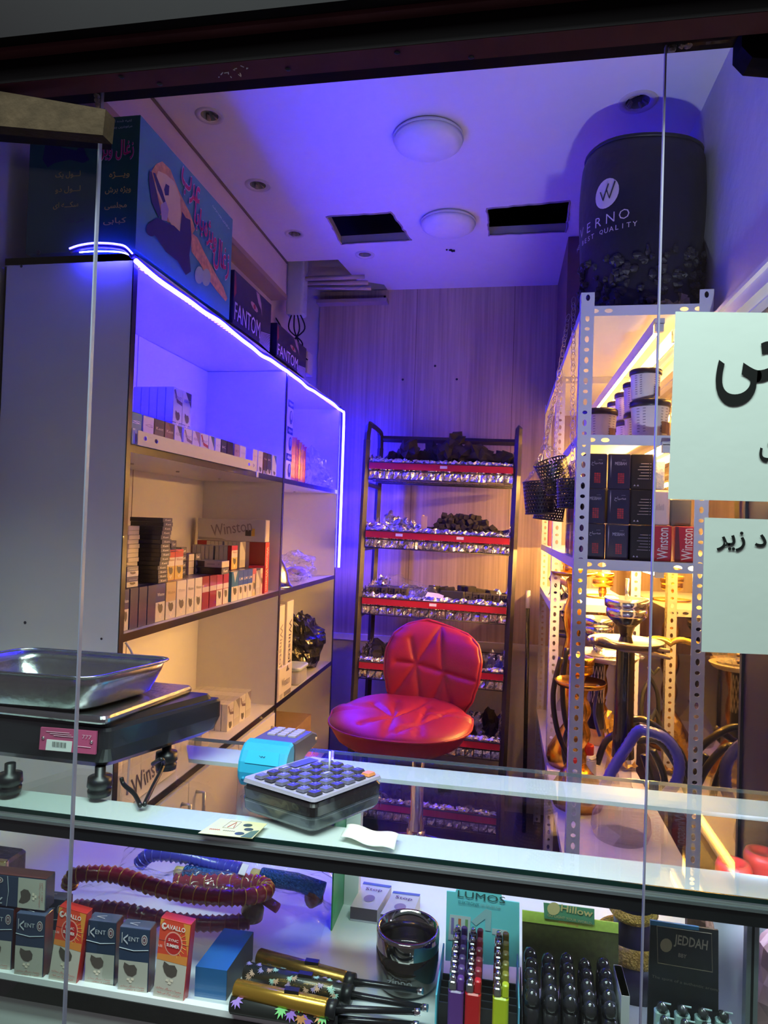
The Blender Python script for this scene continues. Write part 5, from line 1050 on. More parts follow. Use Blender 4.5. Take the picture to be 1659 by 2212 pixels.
hose('hookah_hose', [at(1385, 1386, 'y', 2.7), at(1420, 1380, 'y', 2.7), at(1452, 1392, 'y', 2.68), at(1470, 1425, 'y', 2.66), at(1474, 1440, 'y', 2.66)], .012, mat((.75, .5, .1), .25, .9), 'golden ribbed hose arching toward the mirror', rib=True)
def can(x, y, z, s, lb, h=.17):
    r = empty('gas_can', (x, y, z), label=lb, cat='gas can', group='red capped gas cans')
    b = MB(); b.lathe([(.0, 0), (.027*s, 0), (.028*s, .003), (.028*s, h-.012), (.025*s, h-.004), (.016*s, h)], (0, 0, 0), mat((.62, .64, .70), .3, .3), 28); b.lathe([(.0285*s, h-.018), (.0292*s, h-.014), (.0285*s, h-.010)], (0, 0, 0), CHROME, 28); b.build('can_body', r)
    b = MB(); b.lathe([(.0185*s, h-.002), (.0185*s, h+.028*s), (.0165*s, h+.034*s), (.012*s, h+.034*s), (.010*s, h+.03*s), (0, h+.03*s)], (0, 0, 0), mat((.55, .03, .02), .35), 26); b.build('cap', r)
can(.325, 2.55, BZ, 1., 'grey gas can with red cap beside the front left upright, nearer', .19); can(.305, 2.68, BZ, .9, 'grey gas can with red cap behind the nearer one on the low shelf', .23); can(.265, 2.45, BZ, .9, 'pale gas can half hidden behind the front left upright', .17)
b = MB(); b.crinkle((.22, 3.2, 1.31), (.34, 3.2, 1.31), (.36, 3.35, 1.42), (.24, 3.3, 1.45), 10, 8, .02, CELLO, 5); b.crinkle((.22, 3.15, 1.31), (.3, 3.1, 1.31), (.33, 3.3, 1.38), (.22, 3.3, 1.42), 10, 8, .02, mat((.03, .025, .04), .4), 15); tag(b.build('bagged_parts'), 'dark hookah parts in a crinkled clear bag on the short rear shelf', 'bag')
b = MB(); b.tube([(.22, 3.18, 1.40), (.34, 3.05, 1.36)], .014, mat((.35, .2, .08), .5), 10); tag(b.build('wooden_handle'), 'brown wooden handle poking from the bagged parts', 'handle stick')

for i, (P_, y_, lb) in enumerate((([(1385, 1560), (1392, 1490), (1430, 1445), (1475, 1450), (1480, 1500)], 3.0, 'dark hose looping behind the golden ribbed hose'), ([(1392, 1600), (1420, 1530), (1470, 1500), (1485, 1540)], 2.9, 'dark hose bending low in front of the mirror'), ([(1400, 1440), (1440, 1500), (1478, 1590)], 2.95, 'thin grey hose crossing diagonally before the mirror'), ([(1292, 1480), (1284, 1540), (1296, 1590)], 2.5, 'short blue-black hose hanging behind the net patterned hookah'))):
    hose('hookah_hose', [at(x, y, 'y', y_) for x, y in P_], .0085 if i < 2 else .006, mat((.05, .05, .045) if i < 3 else (.03, .03, .2), .35, coat=.4), lb, 'thin hoses by the mirror')
b = MB(); b.crinkle((.45, 2.95, BZ+.02), (.57, 2.95, BZ+.02), (.57, 3.2, BZ+.16), (.46, 3.2, BZ+.18), 12, 10, .02, mat((.5, .34, .08), .3, .7, bump=.4), 91); tag(b.build('foil_wrap'), 'crumpled golden foil lying on the low shelf by the mirror', 'wrapping')
# ------------------------------------------------------------------ things on the counter top
TT = 1.182
def rloop(c, r, n=5):
    """rounded closed loop through 4 corner points"""
    out = []; c = [Vector(p) for p in c]
    for i in range(4):
        p, a, d = c[i], c[i-1], c[(i+1) % 4]; u = (a-p).normalized()*r; v = (d-p).normalized()*r
        for k in range(n+1): t = k/n; out.append(p + u*(1-t)**2 + v*t*t)
    return out
def loft(b, loops, m, capb=True, capt=True, smooth=False):
    N = len(loops[0]); V = [tuple(p) for L in loops for p in L]; Fs = []
    for i in range(len(loops)-1):
        for k in range(N): Fs.append((i*N+k, i*N+(k+1) % N, (i+1)*N+(k+1) % N, (i+1)*N+k))
    b.add(V, Fs, m, smooth)
    if capb: b.add([tuple(p) for p in loops[0]], [tuple(range(N))[::-1]], m)
    if capt: b.add([tuple(p) for p in loops[-1]], [tuple(range(N))], m)
def corners(fr, br, fl, z, scale=1.):
    A, B_, E = at(*fr, 'z', z), at(*br, 'z', z), at(*fl, 'z', z); d = (E-A).normalized(); L = .30; return [A, B_, B_+d*L, A+d*L]
def scl(c, k, z):
    m = sum(c, Vector())/4; return [Vector(((p.x-m.x)*k+m.x, (p.y-m.y)*k+m.y, z)) for p in c]
r = empty('weighing_scale', (-.75, 1.18, TT), label='black electronic weighing scale with steel platform on the left end of the counter', cat='scale'); OW = Matrix.Translation((.75, -1.18, -TT))
def wb(): m = MB(); m.M = OW; return m
c0 = corners((232, 1577), (482, 1508), (0, 1553), 1.289)
b = wb(); loft(b, [rloop(scl(c0, .88, 1.226), .02), rloop(scl(c0, .97, 1.236), .02), rloop(scl(c0, 1., 1.258), .012), rloop(scl(c0, 1., 1.285), .012), rloop(scl(c0, .985, 1.290), .012)], mat((.022, .022, .026), .28, coat=.4, name='scale_plastic'))
loft(b, [rloop(scl(c0, .93, 1.290), .012), rloop(scl(c0, .90, 1.2985), .012)], BLACK); b.build('housing', r)
cp = corners((226, 1553), (419, 1483), (0, 1529), 1.309)
b = wb(); loft(b, [rloop(scl(cp, .985, 1.299), .012), rloop(scl(cp, 1.0, 1.302), .012), rloop(scl(cp, 1.0, 1.307), .012), rloop(scl(cp, .985, 1.311), .012)], STEEL); b.build('platform', r)
for px, py in ((215, 1706), (359, 1650), (20, 1700)):
    p = at(px, py, 'z', 1.19); b = wb(); b.lathe([(.017, TT-p.z), (.018, TT-p.z+.009), (.015, TT-p.z+.012), (.019, TT-p.z+.015), (.018, TT-p.z+.029), (.008, TT-p.z+.031), (.008, 1.227-p.z)], p, BLACK, 20); b.build('foot', r)
yf = c0[0].y; n0 = (c0[3]-c0[0]).normalized()
def lp(px, py): return at(px, py, 'y', c0[0].y+.0)
b = wb(); P_ = [at(x, y, 'y', yf-.004) for x, y in ((88, 1571), (209, 1580), (206, 1630), (84, 1619))]; b.prism(P_, (0, .003, 0), mat((.50, .09, .20), .4))
P_ = [at(x, y, 'y', yf-.0046) for x, y in ((101, 1597), (156, 1602), (153, 1625), (98, 1620))]; b.prism(P_, (0, .001, 0), PAPER)
for k in range(12): q = at(113+2.6*k, 1607.5+.24*k, 'y', yf-.0052); b.box(q.x-.0002-.0003*(k % 3), q.x+.0004, q.y, q.y+.0002, q.z-.004, q.z+.004, (.15, .15, .15))
for px, py in ((93, 1594), (197, 1603)): q = at(px, py, 'y', yf-.005); b.lathe([(.003, 0), (.001, -.001), (0, -.001)], q, CHROME, 10, 'y')
b.text('777', at(188, 1592, 'y', yf-.0046), (1, 0, 0), (0, 0, 1), .006, (.65, .4, .5), .0, wid=.016)
for k in range(4): b.tube([at(100+8*k, 1580+4.5*k, 'y', yf-.0046), at(150+4*k, 1584+4.3*k, 'y', yf-.0046)], .0005, (.65, .4, .5), 4) if k < 3 else b.tube([at(168, 1612, 'y', yf-.0046), at(196, 1615, 'y', yf-.0046)], .0005, (.65, .4, .5), 4)
b.build('rating_plate', r)
# steel tray
r = empty('weighing_pan', (-.75, 1.15, 1.312), label='shiny rectangular stainless steel pan with rolled rim resting on the scale platform', cat='pan'); b = MB(); b.M = Matrix.Translation((.75, -1.15, -1.312))
A, B_, Cc = at(196, 1466, 'z', 1.371), at(384, 1421, 'z', 1.371), at(57, 1398, 'z', 1.371); D_ = A+(Cc-B_); cr = [A, B_, Cc, D_]
L = [rloop(scl(cr, .76, 1.3130), .03), rloop(scl(cr, .84, 1.319), .035), rloop(scl(cr, .93, 1.353), .035), rloop(scl(cr, .955, 1.367), .035)]
loft(b, L, STEEL, True, False, True); b.build('pan_body', r, solid=.0012)
b = MB(); b.M = Matrix.Translation((.75, -1.15, -1.312)); L2 = rloop(scl(cr, .985, 1.370), .035); loft(b, [rloop(scl(cr, .955, 1.367), .035), L2], STEEL, False, False, True); b.tube(L2, .0022, STEEL, 6, closed=True); b.build('rim', r)
b = MB(); b.tube(smoothpts([at(330, 1650, 'z', 1.20), at(349, 1640, 'z', 1.22), at(352, 1655, 'z', 1.20), at(330, 1700, 'z', 1.19), at(312, 1738, 'z', TT+.004)], 6), .0035, BLACK, 8); tag(b.build('scale_cable'), 'black cable curling down behind the scale, right strand', 'cable')
b = MB(); b.tube(smoothpts([at(262, 1680, 'z', 1.20), at(268, 1695, 'z', 1.19), at(290, 1715, 'z', TT+.004), at(303, 1740, 'z', TT+.004)], 6), .0035, BLACK, 8); tag(b.build('scale_cable'), 'black cable below the scale, left strand', 'cable')
# card terminal
p0 = at(566, 1706, 'z', TT); r = empty('card_terminal', (p0.x, p0.y, TT), -.06, 'handheld card payment terminal with bright blue rounded end cover', 'card terminal')
W = .041; CYM = mat((.03, .42, .68), .4, name='cyan_plastic'); GRM = mat((.10, .10, .12), .35)
def extr(b, prof, w_, m, bev=.004):
    n = len(prof); c = (sum(p[0] for p in prof)/n, sum(p[1] for p in prof)/n)
    def sh(k): return [(c[0]+(p[0]-c[0])*k, c[1]+(p[1]-c[1])*k) for p in prof]
    loft(b, [[Vector((x, p[0], p[1])) for p in sh(k)] for x, k in ((-w_, .9), (-w_+bev, 1), (w_-bev, 1), (w_, .9))], m)
b = MB(); extr(b, [(.0, .004), (-.006, .014), (-.009, .028), (-.006, .044), (.004, .060), (.016, .069), (.030, .071), (.034, .06), (.034, .004)], W, CYM); b.add([(-.027, .003, .061), (.027, .003, .061), (.029, -.0075, .043), (-.029, -.0075, .043)], [(0, 1, 2, 3)], mat((.03, .50, .78), .35))
for x in (-.03, .03): b.lathe([(.003, -.011), (.003, -.006)], (x, 0, .018), mat((.02, .3, .55), .4), 10, 'y')
b.text('w', (0, -.0028, .054), (1, 0, 0), (0, -.5, .85), .005, (.2, .6, .8), .02, wid=.012); b.build('blue_cover', r)
b = MB(); extr(b, [(.034, .006), (.034, .068), (.05, .066), (.13, .060), (.155, .050), (.16, .04), (.155, .034), (.09, .03), (.06, .006)], W-.001, GRM); b.build('body', r)
b = MB()
for i in range(3):
    for j in range(4): b.box(-.026+.019*i, -.012+.019*i, .075+.014*j, .084+.014*j, .0632-.001*j, .0665-.001*j, (.5, .42, .5))
b.build('keypad', r); b = MB(); b.lathe([(.003, 0), (.003, .002)], (.0408, .14, .045), (.9, .45, .25), 8, 'x'); b.build('side_button', r)
# calculator in its clear case
PL, PF_, PR = at(514, 1752, 'z', TT), at(676, 1806, 'z', TT), at(830, 1742, 'z', TT); PB = PL+PR-PF_; cc = [PF_, PR, PB, PL]
r = empty('calculator', tuple(((PL+PR)/2).to_tuple()[:2])+(TT,), label='desk calculator with grey keys and one orange key lying on a clear wrapped black case', cat='calculator'); M0 = Matrix.Translation(-Vector(r.location))
def qb(): m = MB(); m.M = M0; return m
b = qb(); loft(b, [rloop(scl(cc, .9, TT+.001), .012), rloop(scl(cc, .95, TT+.006), .012), rloop(scl(cc, .97, TT+.022), .012)], mat((.06, .07, .075), .25, coat=.5)); b.build('lower_case', r)
b = qb(); loft(b, [rloop(scl(cc, .96, TT+.0225), .012), rloop(scl(cc, .97, TT+.036), .012), rloop(scl(cc, .93, TT+.041), .012)], mat((.018, .014, .015), .3, coat=.4)); b.build('upper_case', r)
b = qb(); loft(b, [rloop(scl(cc, 1.0, TT+.0008), .014), rloop(scl(cc, 1.01, TT+.020), .014), rloop(scl(cc, 1.03, TT+.022), .014), rloop(scl(cc, 1.0, TT+.024), .014), rloop(scl(cc, .985, TT+.043), .014)], clear((.95, .96, .97), .03, 1.45, .25, 20), False, True, False); b.build('clear_case', r)
tz = TT+.0445; m_ = sum(cc, Vector())/4; ex = (PR-PF_)/2*.97; ey = (PL-PF_)/2*.97   # ex towards right edge, ey towards left
def cp3(u, v, z): q = m_+ex*u+ey*v; return Vector((q.x, q.y, z))
b = qb(); loft(b, [rloop([cp3(-1, -1, tz), cp3(1, -1, tz), cp3(1, 1, tz+.0), cp3(-1, 1, tz)], .008), rloop([cp3(-.98, -.98, tz+.004), cp3(.98, -.98, tz+.004), cp3(.98, .98, tz+.006), cp3(-.98, .98, tz+.006)], .008)], mat((.42, .38, .48), .4)); b.build('top_plate', r)
KD = [mat((.07, .06, .08), .4), mat((.16, .15, .22), .4)]
for i in range(6):
    for j in range(6):
        u, v = -.78+.31*i, -.80+.29*j
        if j == 5 and i > 2: continue
        b = qb(); hz = tz+.0055+.0004*j; org = (i == 5 and j == 0)
        loft(b, [rloop([cp3(u-.12, v-.11, hz), cp3(u+.12, v-.11, hz), cp3(u+.12, v+.11, hz), cp3(u-.12, v+.11, hz)], .002, 2), rloop([cp3(u-.10, v-.09, hz+.004), cp3(u+.10, v-.09, hz+.004), cp3(u+.10, v+.09, hz+.004), cp3(u-.10, v+.09, hz+.004)], .002, 2)], mat((.85, .30, .10), .4) if org else KD[(i+j) % 2])
        if not org: b.text('789/456x123-0.=+'[(i*3+j) % 16], cp3(u, v, hz+.0042), ex, ey, .0045, (.55, .5, .75), 0, res=1)
        o = b.build('key', r)
        if org: o['label'] = 'orange key'
b = qb(); b.add([tuple(cp3(u, v, tz+.0075)) for u, v in ((.1, .62), (.8, .62), (.8, .9), (.1, .9))], [(0, 1, 2, 3)], mat((.10, .11, .10), .15)); b.build('display', r)
b = MB(); q = at(711, 1671, 'z', 1.232); b.tube([q, q+Vector((.0, .0, .034))], .0016, (.85, .85, .9), 8); tag(b.build('white_glint'), 'thin upright white glint built as a stick at the back of the calculator', 'stick')  # a glint modelled as a thin white tube
# business card, note
q = [at(x, y, 'z', TT+.0008) for x, y in ((428, 1800), (545, 1812), (577, 1780), (476, 1768))]
b = MB(); b.prism(q, (0, 0, .0006), mat((.74, .68, .36), .5)); u_ = (q[1]-q[0]).normalized(); v_ = (q[3]-q[0]); v_ = (v_-u_*v_.dot(u_)).normalized()
def cd(a, c, z=.0016): p = q[0].lerp(q[1], a).lerp(q[3].lerp(q[2], a), c); return Vector((p.x, p.y, TT+z))
b.tube([cd(.10+.02*k, .26+.05*(k % 2)) for k in range(11)], .0005, (.5, .04, .03), 4); b.tube([cd(.36+.02*k, .27+.03*(k % 2)) for k in range(12)], .0004, (.1, .1, .1), 4); b.tube([cd(.36, .5), cd(.42, .85), cd(.48, .5)], .0006, (.5, .05, .04), 4)
b.tube([cd(.28, .45), cd(.5, .45), cd(.5, .9), cd(.28, .9)], .0003, (.3, .25, .2), 4, closed=True)
for a, c in ((.68, .75), (.78, .5), (.70, .2)): b.poly([cd(a+.09*math.cos(t), c+.10*math.sin(t)) for t in [k*.52 for k in range(12)]], (.06, .09, .07))
b.poly([cd(.78, .0, .002), cd(.98, .0, .002), cd(.99, .5, .002), cd(.86, .4, .002)], (.12, .2, .12)); tag(b.build('business_card'), 'pale yellow printed card lying on the front white strip', 'card')
b = MB(); A, B_, C_, D_ = [at(x, y, 'z', TT+.002) for x, y in ((735, 1806), (852, 1836), (862, 1806), (752, 1783))]
b.grid(lambda u, v: (lambda p: (p.x, p.y, TT+.001+.006*math.sin(PI*v)*(.4+.6*u)+.002*math.sin(u*9)+.003*(v > .8)))(A.lerp(B_, u).lerp(D_.lerp(C_, u), v)), 14, 8, mat((.78, .84, .74), .8, var=.03)); tag(b.build('paper_note', solid=.0006), 'small folded handwritten paper note lying on the front strip of the counter', 'paper')
# ------------------------------------------------------------------ papers taped to the right pane
PPM = mat((.41, .455, .42), .85, var=.02, vscale=8, bump=.05, bscale=12, name='taped_paper'); INK = mat((.01, .01, .01), .9, spec=.05)
def sheet(c, lb, txt):
    q = [at(x, y, 'y', .7805) for x, y in c]; b = MB(); n = 10
    b.grid(lambda u, v: (lambda p: (p.x, p.y, p.z))(q[3].lerp(q[2], u).lerp(q[0].lerp(q[1], u), v)), n, n, PPM, False)
    for s, px, py, h, wd in txt: b.text(fa(s), at(px, py, 'y', .7800), (1, 0, 0), (0, 0, 1), h, INK, .015, wid=wd, align='l')
    tag(b.build('notice_sheet'), lb, 'paper notice', 'paper notices taped on the right window pane')
sheet(((1459, 673), (2010, 680), (2000, 1093), (1443, 1078)), 'upper larger paper notice with big black script taped to the right window pane', (('ــحی', 1546, 808, .070, .115), ('ــت', 1640, 976, .022, .04)))
sheet(((1522, 1118), (1930, 1130), (1922, 1425), (1515, 1408)), 'lower paper notice with one line of script taped to the right window pane', (('افراد زیر', 1548, 1164, .026, .085),))
# ------------------------------------------------------------------ things on the display shelf
def SH(px, py): return at(px, py, 'z', SHF)
KB = (.03, .05, .10)
def kent():
    b = MB(); w_, t, h = .046, .020, .090; b.rbox(-w_/2, w_/2, -t/2, t/2, 0, h, mat(KB, .3, coat=.6), .0012, 1); y = -t/2-.0005
    def q(p, m, e=0): b.poly([(a, y-e, c) for a, c in p], mat(m, .35, coat=.5) if isinstance(m, tuple) else m)
    q([(-.022, .001), (.022, .001), (.022, .044), (-.022, .044)], (.50, .49, .42)); q([(-.022, .0), (.022, .0), (.022, .0005), (-.022, .0005)], (.4, .4, .4))
    lung(b, -.004, .029, .017, y-.0006); b.text(fa('مصرف سیگار بیماری'), (0, y-.0006, .009), (1, 0, 0), (0, 0, 1), .0035, (.45, .05, .05), 0, wid=.036, res=1); b.text(fa('قلبی و ریوی'), (.004, y-.0006, .005), (1, 0, 0), (0, 0, 1), .003, (.45, .05, .05), 0, wid=.028, res=1)
    b.tube([(-.022, y, .0615), (.0, y-.0003, .0590), (.022, y, .0615)], .0005, (.45, .5, .55), 4)
    b.text('ENT', (.0, y-.0004, .0755), (1, 0, 0), (0, 0, 1), .006, (.55, .58, .62), 0, wid=.016); b.text('<', (-.0125, y-.0004, .0745), (1, 0, 0), (0, 0, 1), .015, (.55, .58, .62), 0, wid=.007); b.box(-.0185, -.0178, y-.0006, y, .0685, .083, (.55, .58, .62))
    for rr, c in ((.0062, (.55, .55, .55)), (.0050, (.16, .05, .07)), (.0035, (.5, .5, .52)), (.0022, (.12, .05, .07))): b.poly([(.0155+rr*.75*math.cos(a), y-.0002-.0001*(7-rr*1000), .0755+rr*1.2*math.sin(a)) for a in [k*.45 for k in range(14)]], c)
    b.quad((w_/2+.0004, -t/2, 0), (w_/2+.0004, t/2, 0), (w_/2+.0004, t/2, h), (w_/2+.0004, -t/2, h), mat((.13, .035, .035), .35, coat=.4))
    b.text('<', (-.005, -.001, h+.0008), (1, 0, 0), (0, 1, 0), .008, (.5, .5, .6), 0, wid=.014); b.box(-.022, .022, -t/2, t/2, h, h+.0004, mat((.10, .12, .22), .2, coat=1.)); return b.mesh('cigarette_pack')
def cavallo():
    b = MB(); w_, t, h = .046, .015, .109; b.rbox(-w_/2, w_/2, -t/2, t/2, 0, h, mat((.50, .03, .02), .35, coat=.5), .001, 1); y = -t/2-.0005
    def q(p, m, e=0): b.poly([(a, y-e, c) for a, c in p], mat(m, .35, coat=.4))
    q([(-.0225, .0), (.0225, .0), (.0225, .052), (-.0225, .052)], (.62, .58, .50)); q([(-.0225, .052), (.0225, .052), (.0225, .108), (-.0225, .108)], (.75, .08, .04))
    q([(-.0225, .052), (.0225, .052), (.0225, .064), (-.0225, .060)], (.80, .28, .06), .0002); q([(.0225, .064), (.0225, .108), (.012, .108), (.018, .085)], (.80, .32, .06), .0002); q([(-.0225, .108), (-.0225, .098), (-.016, .108)], (.80, .32, .06), .0002)
    for k in range(9): a = -1.2+.3*k; b.tube([(.012*math.cos(a), y-.0003, .080+.014*math.sin(a)), (.020*math.cos(a), y-.0003, .080+.022*math.sin(a))], .0002, (.85, .5, .1), 4)
    b.text('CAVALLO', (-.001, y-.0006, .100), (1, 0, 0), (0, 0, 1), .0065, (.9, .85, .8), .02, wid=.034); b.text('C', (-.0165, y-.0006, .0995), (1, 0, 0), (0, 0, 1), .0095, (.9, .85, .8), .02, wid=.0065)
    for rr, c in ((.0165, (.85, .35, .28)), (.0145, (.55, .03, .03))): b.poly([(rr*.82*math.cos(a), y-.0003-.0002*(rr < .015), .078+rr*math.sin(a)) for a in [k*.262 for k in range(24)]], c)
    b.text('SYNC', (0, y-.0009, .083), (1, 0, 0), (0, 0, 1), .0038, (.9, .85, .8), .01, wid=.015); b.text('SUMMER', (0, y-.0009, .0755), (1, 0, 0), (0, 0, 1), .0045, (.9, .85, .8), .03, wid=.019); b.text('LSS', (-.0185, y-.0009, .072), (1, 0, 0), (0, 0, 1), .003, (.9, .85, .8), 0, wid=.006)
    b.tube([(-.0225, y-.0003, .0795), (.0225, y-.0003, .0795)], .0002, (.2, .01, .01), 4); lung(b, -.001, .038, .018, y-.0006)
    b.text(fa('مصرف سیگار بیماری'), (0, y-.0006, .015), (1, 0, 0), (0, 0, 1), .004, (.6, .05, .05), 0, wid=.038, res=1); b.text(fa('افزایش مرگ می شود'), (0, y-.0006, .009), (1, 0, 0), (0, 0, 1), .004, (.6, .05, .05), 0, wid=.034, res=1); return b.mesh('cigarette_pack')
KM, CM = kent(), cavallo()
def front(me, px, py, lean, yaw, lb, g, sc=1., t=.02):
    p = SH(px, py); return inst(me, 'cigarette_pack', (p.x, p.y+t/2, SHF+.001), (0, lean, yaw), lb, 'cigarette pack', g, (sc, sc, sc))
front(KM, 213, 2128, .0, .05, 'blue pack with silver lettering and red-tinted emblem, between the two red packs, left', 'blue packs on the display shelf'); front(KM, 285, 2145, .0, .05, 'blue pack with silver lettering directly left of the right red pack', 'blue packs on the display shelf')
front(KM, 60, 2112, .0, .05, 'blue pack with greenish emblem standing left of the leaning red pack', 'blue packs on the display shelf'); front(KM, -8, 2096, .0, .05, 'blue pack cut off by the left edge of the picture', 'blue packs on the display shelf')
front(CM, 134, 2124, .12, .0, 'red and orange slim pack leaning right between the blue packs', 'red and orange slim packs', .98, .015); front(CM, 363, 2161, .07, -.02, 'red and orange slim pack standing at the right end of the pack row', 'red and orange slim packs', 1.02, .015)
p = SH(60, 2112); o = inst(KM, 'cigarette_pack', (p.x+.018, p.y+.018, SHF+.118), (0, -PI/2, .05), 'blue pack lying on its side on top of the two left blue packs', 'cigarette pack', None, (1, 1.1, 1)); o.rotation_euler = (0, -PI/2, .05)
for k in range(2):
    p = SH(20+60*k, 2080+15*k); inst(KM, 'cigarette_pack', (p.x, p.y+.035, SHF+.001), (0, 0, .05), 'blue pack in the second rank behind the ' + ('left' if k == 0 else 'right') + ' front blue pack', 'cigarette pack', 'second rank blue packs')
# ribbed hoses in clear bags
def ribhose(r, pts, rr, c1, c2, n=10):
    b = MB(); P_ = smoothpts(pts, 14); b.tube(P_, [rr*(1.08 if i % 2 else .86) for i in range(len(P_))], mat(c1, .3, coat=.6), 10)
    for i in range(3, len(P_)-3, 4): d = (P_[i+1]-P_[i]).normalized()*.0008; b.tube([P_[i]-d, P_[i]+d], rr*1.12, mat(c2, .3, .4), 10)
    b.build('ribbed_hose', r)
RZ = SHF+.05
r = empty('packed_hose', (0, 0, 0), label='red ribbed hookah hose coiled in a clear bag behind the cigarette packs', cat='hose', group='bagged hookah hoses')
ribhose(r, [at(x, y, 'z', z) for x, y, z in ((150, 1915, 1.0), (165, 1890, 1.02), (250, 1890, 1.02), (340, 1918, 1.02), (430, 1935, 1.02), (520, 1938, 1.02), (575, 1925, 1.01), (555, 1908, 1.01), (470, 1905, 1.0), (380, 1900, .99))], .0125, (.32, .015, .05), (.55, .30, .08))
ribhose(r, [at(x, y, 'z', z) for x, y, z in ((160, 1960, .96), (250, 1965, .965), (350, 1985, .965), (450, 1995, .965), (540, 1990, .965))], .012, (.22, .012, .06), (.4, .1, .1))
b = MB(); q = at(615, 1925, 'z', .99); b.tube([at(560, 1935, 'z', .99), at(600, 1962, 'z', .98)], .008, (.30, .015, .12), 10); b.lathe([(0, 0), (.017, .004), (.019, .02), (.012, .032), (0, .034)], at(545, 1990, 'z', .96), mat((.14, .09, .05), .3, coat=.4), 18); b.build('mouthpiece', r)
b = MB(); V0 = [at(x, y, 'z', .985) for x, y in ((130, 1990), (130, 1865), (420, 1850), (745, 1925), (690, 2015), (420, 2035))]
def bagsheet(b, c, zb, hump, seed, nu=26, nv=14):
    A, B_, C_, D_ = [at(x, y, 'z', .96) for x, y in c]
    def fn(u, v):
        p = A.lerp(B_, u).lerp(D_.lerp(C_, u), v); k = math.sin(PI*min(1, max(0, v)))**.6*math.sin(PI*min(1, max(0, u*.96+.02)))**.35
        return (p.x, p.y, zb+hump*k+.014*noise.noise(Vector((u*9+seed, v*6, seed)))+.006*noise.noise(Vector((u*23, v*17, seed))))
    b.grid(fn, nu, nv, CELLO, False)
bagsheet(b, ((110, 2010), (690, 2040), (730, 1955), (150, 1900)), SHF+.01, .075, 3); b.build('clear_bag', r)
r = empty('packed_hose', (0, 0, 0), label='glittery blue hookah hose in a clear bag behind the red one', cat='hose', group='bagged hookah hoses')
ribhose(r, [at(x, y, 'z', z) for x, y, z in ((300, 1868, 1.0), (330, 1845, 1.02), (400, 1850, 1.02), (470, 1868, 1.01), (520, 1880, 1.01))], .012, (.05, .05, .45), (.1, .1, .6))
b = MB(); GLB = mat((.04, .16, .50), .3, .3, bump=.8, bscale=260, var=.7, vscale=300)
b.tube([at(400, 1886, 'z', 1.0), at(480, 1900, 'z', 1.0), at(560, 1915, 'z', 1.0)], .013, GLB, 12); b.tube([at(565, 1893, 'z', 1.01), at(640, 1905, 'z', 1.01), at(700, 1925, 'z', 1.0)], .014, GLB, 12); b.build('glitter_grip', r)
b = MB(); b.tube([at(380, 1883, 'z', 1.0), at(400, 1886, 'z', 1.0)], .0095, (.62, .48, .2), 10); b.tube([at(545, 1888, 'z', 1.01), at(566, 1893, 'z', 1.01)], .0095, (.62, .48, .2), 10); b.tube([at(688, 1935, 'z', .99), at(668, 1945, 'z', .99)], .013, mat((.15, .02, .03), .3, coat=.5), 10); b.build('wooden_tip', r)
b = MB(); b.prism([at(x, y, 'z', 1.022) for x, y in ((514, 1888), (528, 1892), (538, 1870), (524, 1866))], (0, 0, .001), PAPER); b.build('price_label', r)
b = MB(); bagsheet(b, ((250, 1900), (720, 1985), (745, 1915), (290, 1835)), SHF+.02, .075, 8); b.build('clear_bag', r)
# blue box
b = MB(); A, B_, Cc = SH(420, 2152), SH(488, 2162), SH(545, 2072); D_ = A+(Cc-B_); hb = .042
b.prism([A, B_, Cc, D_], (0, 0, hb), mat((.02, .15, .42), .4, coat=.3)); 
for P_, m in (([B_, Cc], (.03, .05, .08)),): u_ = (P_[1]-P_[0]).normalized(); n_ = Vector((u_.y, -u_.x, 0))*.0005; b.quad(P_[0]+n_, P_[1]+n_, P_[1]+n_+Vector((0, 0, hb)), P_[0]+n_+Vector((0, 0, hb)), m)
tag(b.build('blue_box'), 'plain blue cardboard box right of the red slim pack on the display shelf', 'box')
# torch lighters
def leaf(b, p, s, ax, up, c, rot=0.):
    ax = ax.normalized(); up = up.normalized()
    for k in range(7):
        a = rot+(k-3)*.55; d = ax*math.sin(a)+up*math.cos(a); e = ax*math.cos(a)-up*math.sin(a); L = s*(1-.11*abs(k-3)); b.poly([p, p+d*L*.5+e*L*.14, p+d*L, p+d*L*.5-e*L*.14], c)
def torch(a, c, tip, rr, body, lb, pat=None, ring=None, z=None):
    A, B_, T = at(*a, 'z', z), at(*c, 'z', z), at(*tip, 'z', z+.002); mid = (A+B_)/2; r = empty('torch_lighter', mid, label=lb, cat='lighter', group='long torch lighters'); o_ = -mid; ax = (B_-A).normalized()
    b = MB(); b.M = Matrix.Translation(o_); b.tube([A, A+ax*.002, B_-ax*.002, B_], [rr*.85, rr, rr, rr*.9], body, 20)
    if pat:
        R = random.Random(pat[1]); L = (B_-A).length
        for k in range(pat[2]):
            th = R.uniform(.3, 2.5); t = R.uniform(.04, .96); per = Vector((0, 0, 1)); sd = ax.cross(per).normalized(); nrm = sd*math.cos(th)+per*math.sin(th); pp = A+ax*(L*t)+nrm*(rr+.0012); tg = ax.cross(nrm); leaf(b, pp, pat[3], ax, tg, pat[0][k % len(pat[0])], R.uniform(-1, 1))
    b.build('barrel', r)
    b = MB(); b.M = Matrix.Translation(o_); b.tube([B_, B_+ax*.012], rr*1.02, BLACK, 16); d = (T-B_).normalized(); b.tube([B_+ax*.01, B_+d*.03, T], [.0055, .0045, .0038], mat((.05, .05, .055), .22, .8), 12); b.tube([T-d*.008, T], .0045, CHROME, 12); b.build('nozzle', r)
    b = MB(); b.M = Matrix.Translation(o_); q = A+ax*(B_-A).length*.62+Vector((0, 0, rr)); b.box(q.x-.010, q.x+.010, q.y-.004, q.y+.004, q.z-.002, q.z+.004, BLACK); b.build('trigger', r)
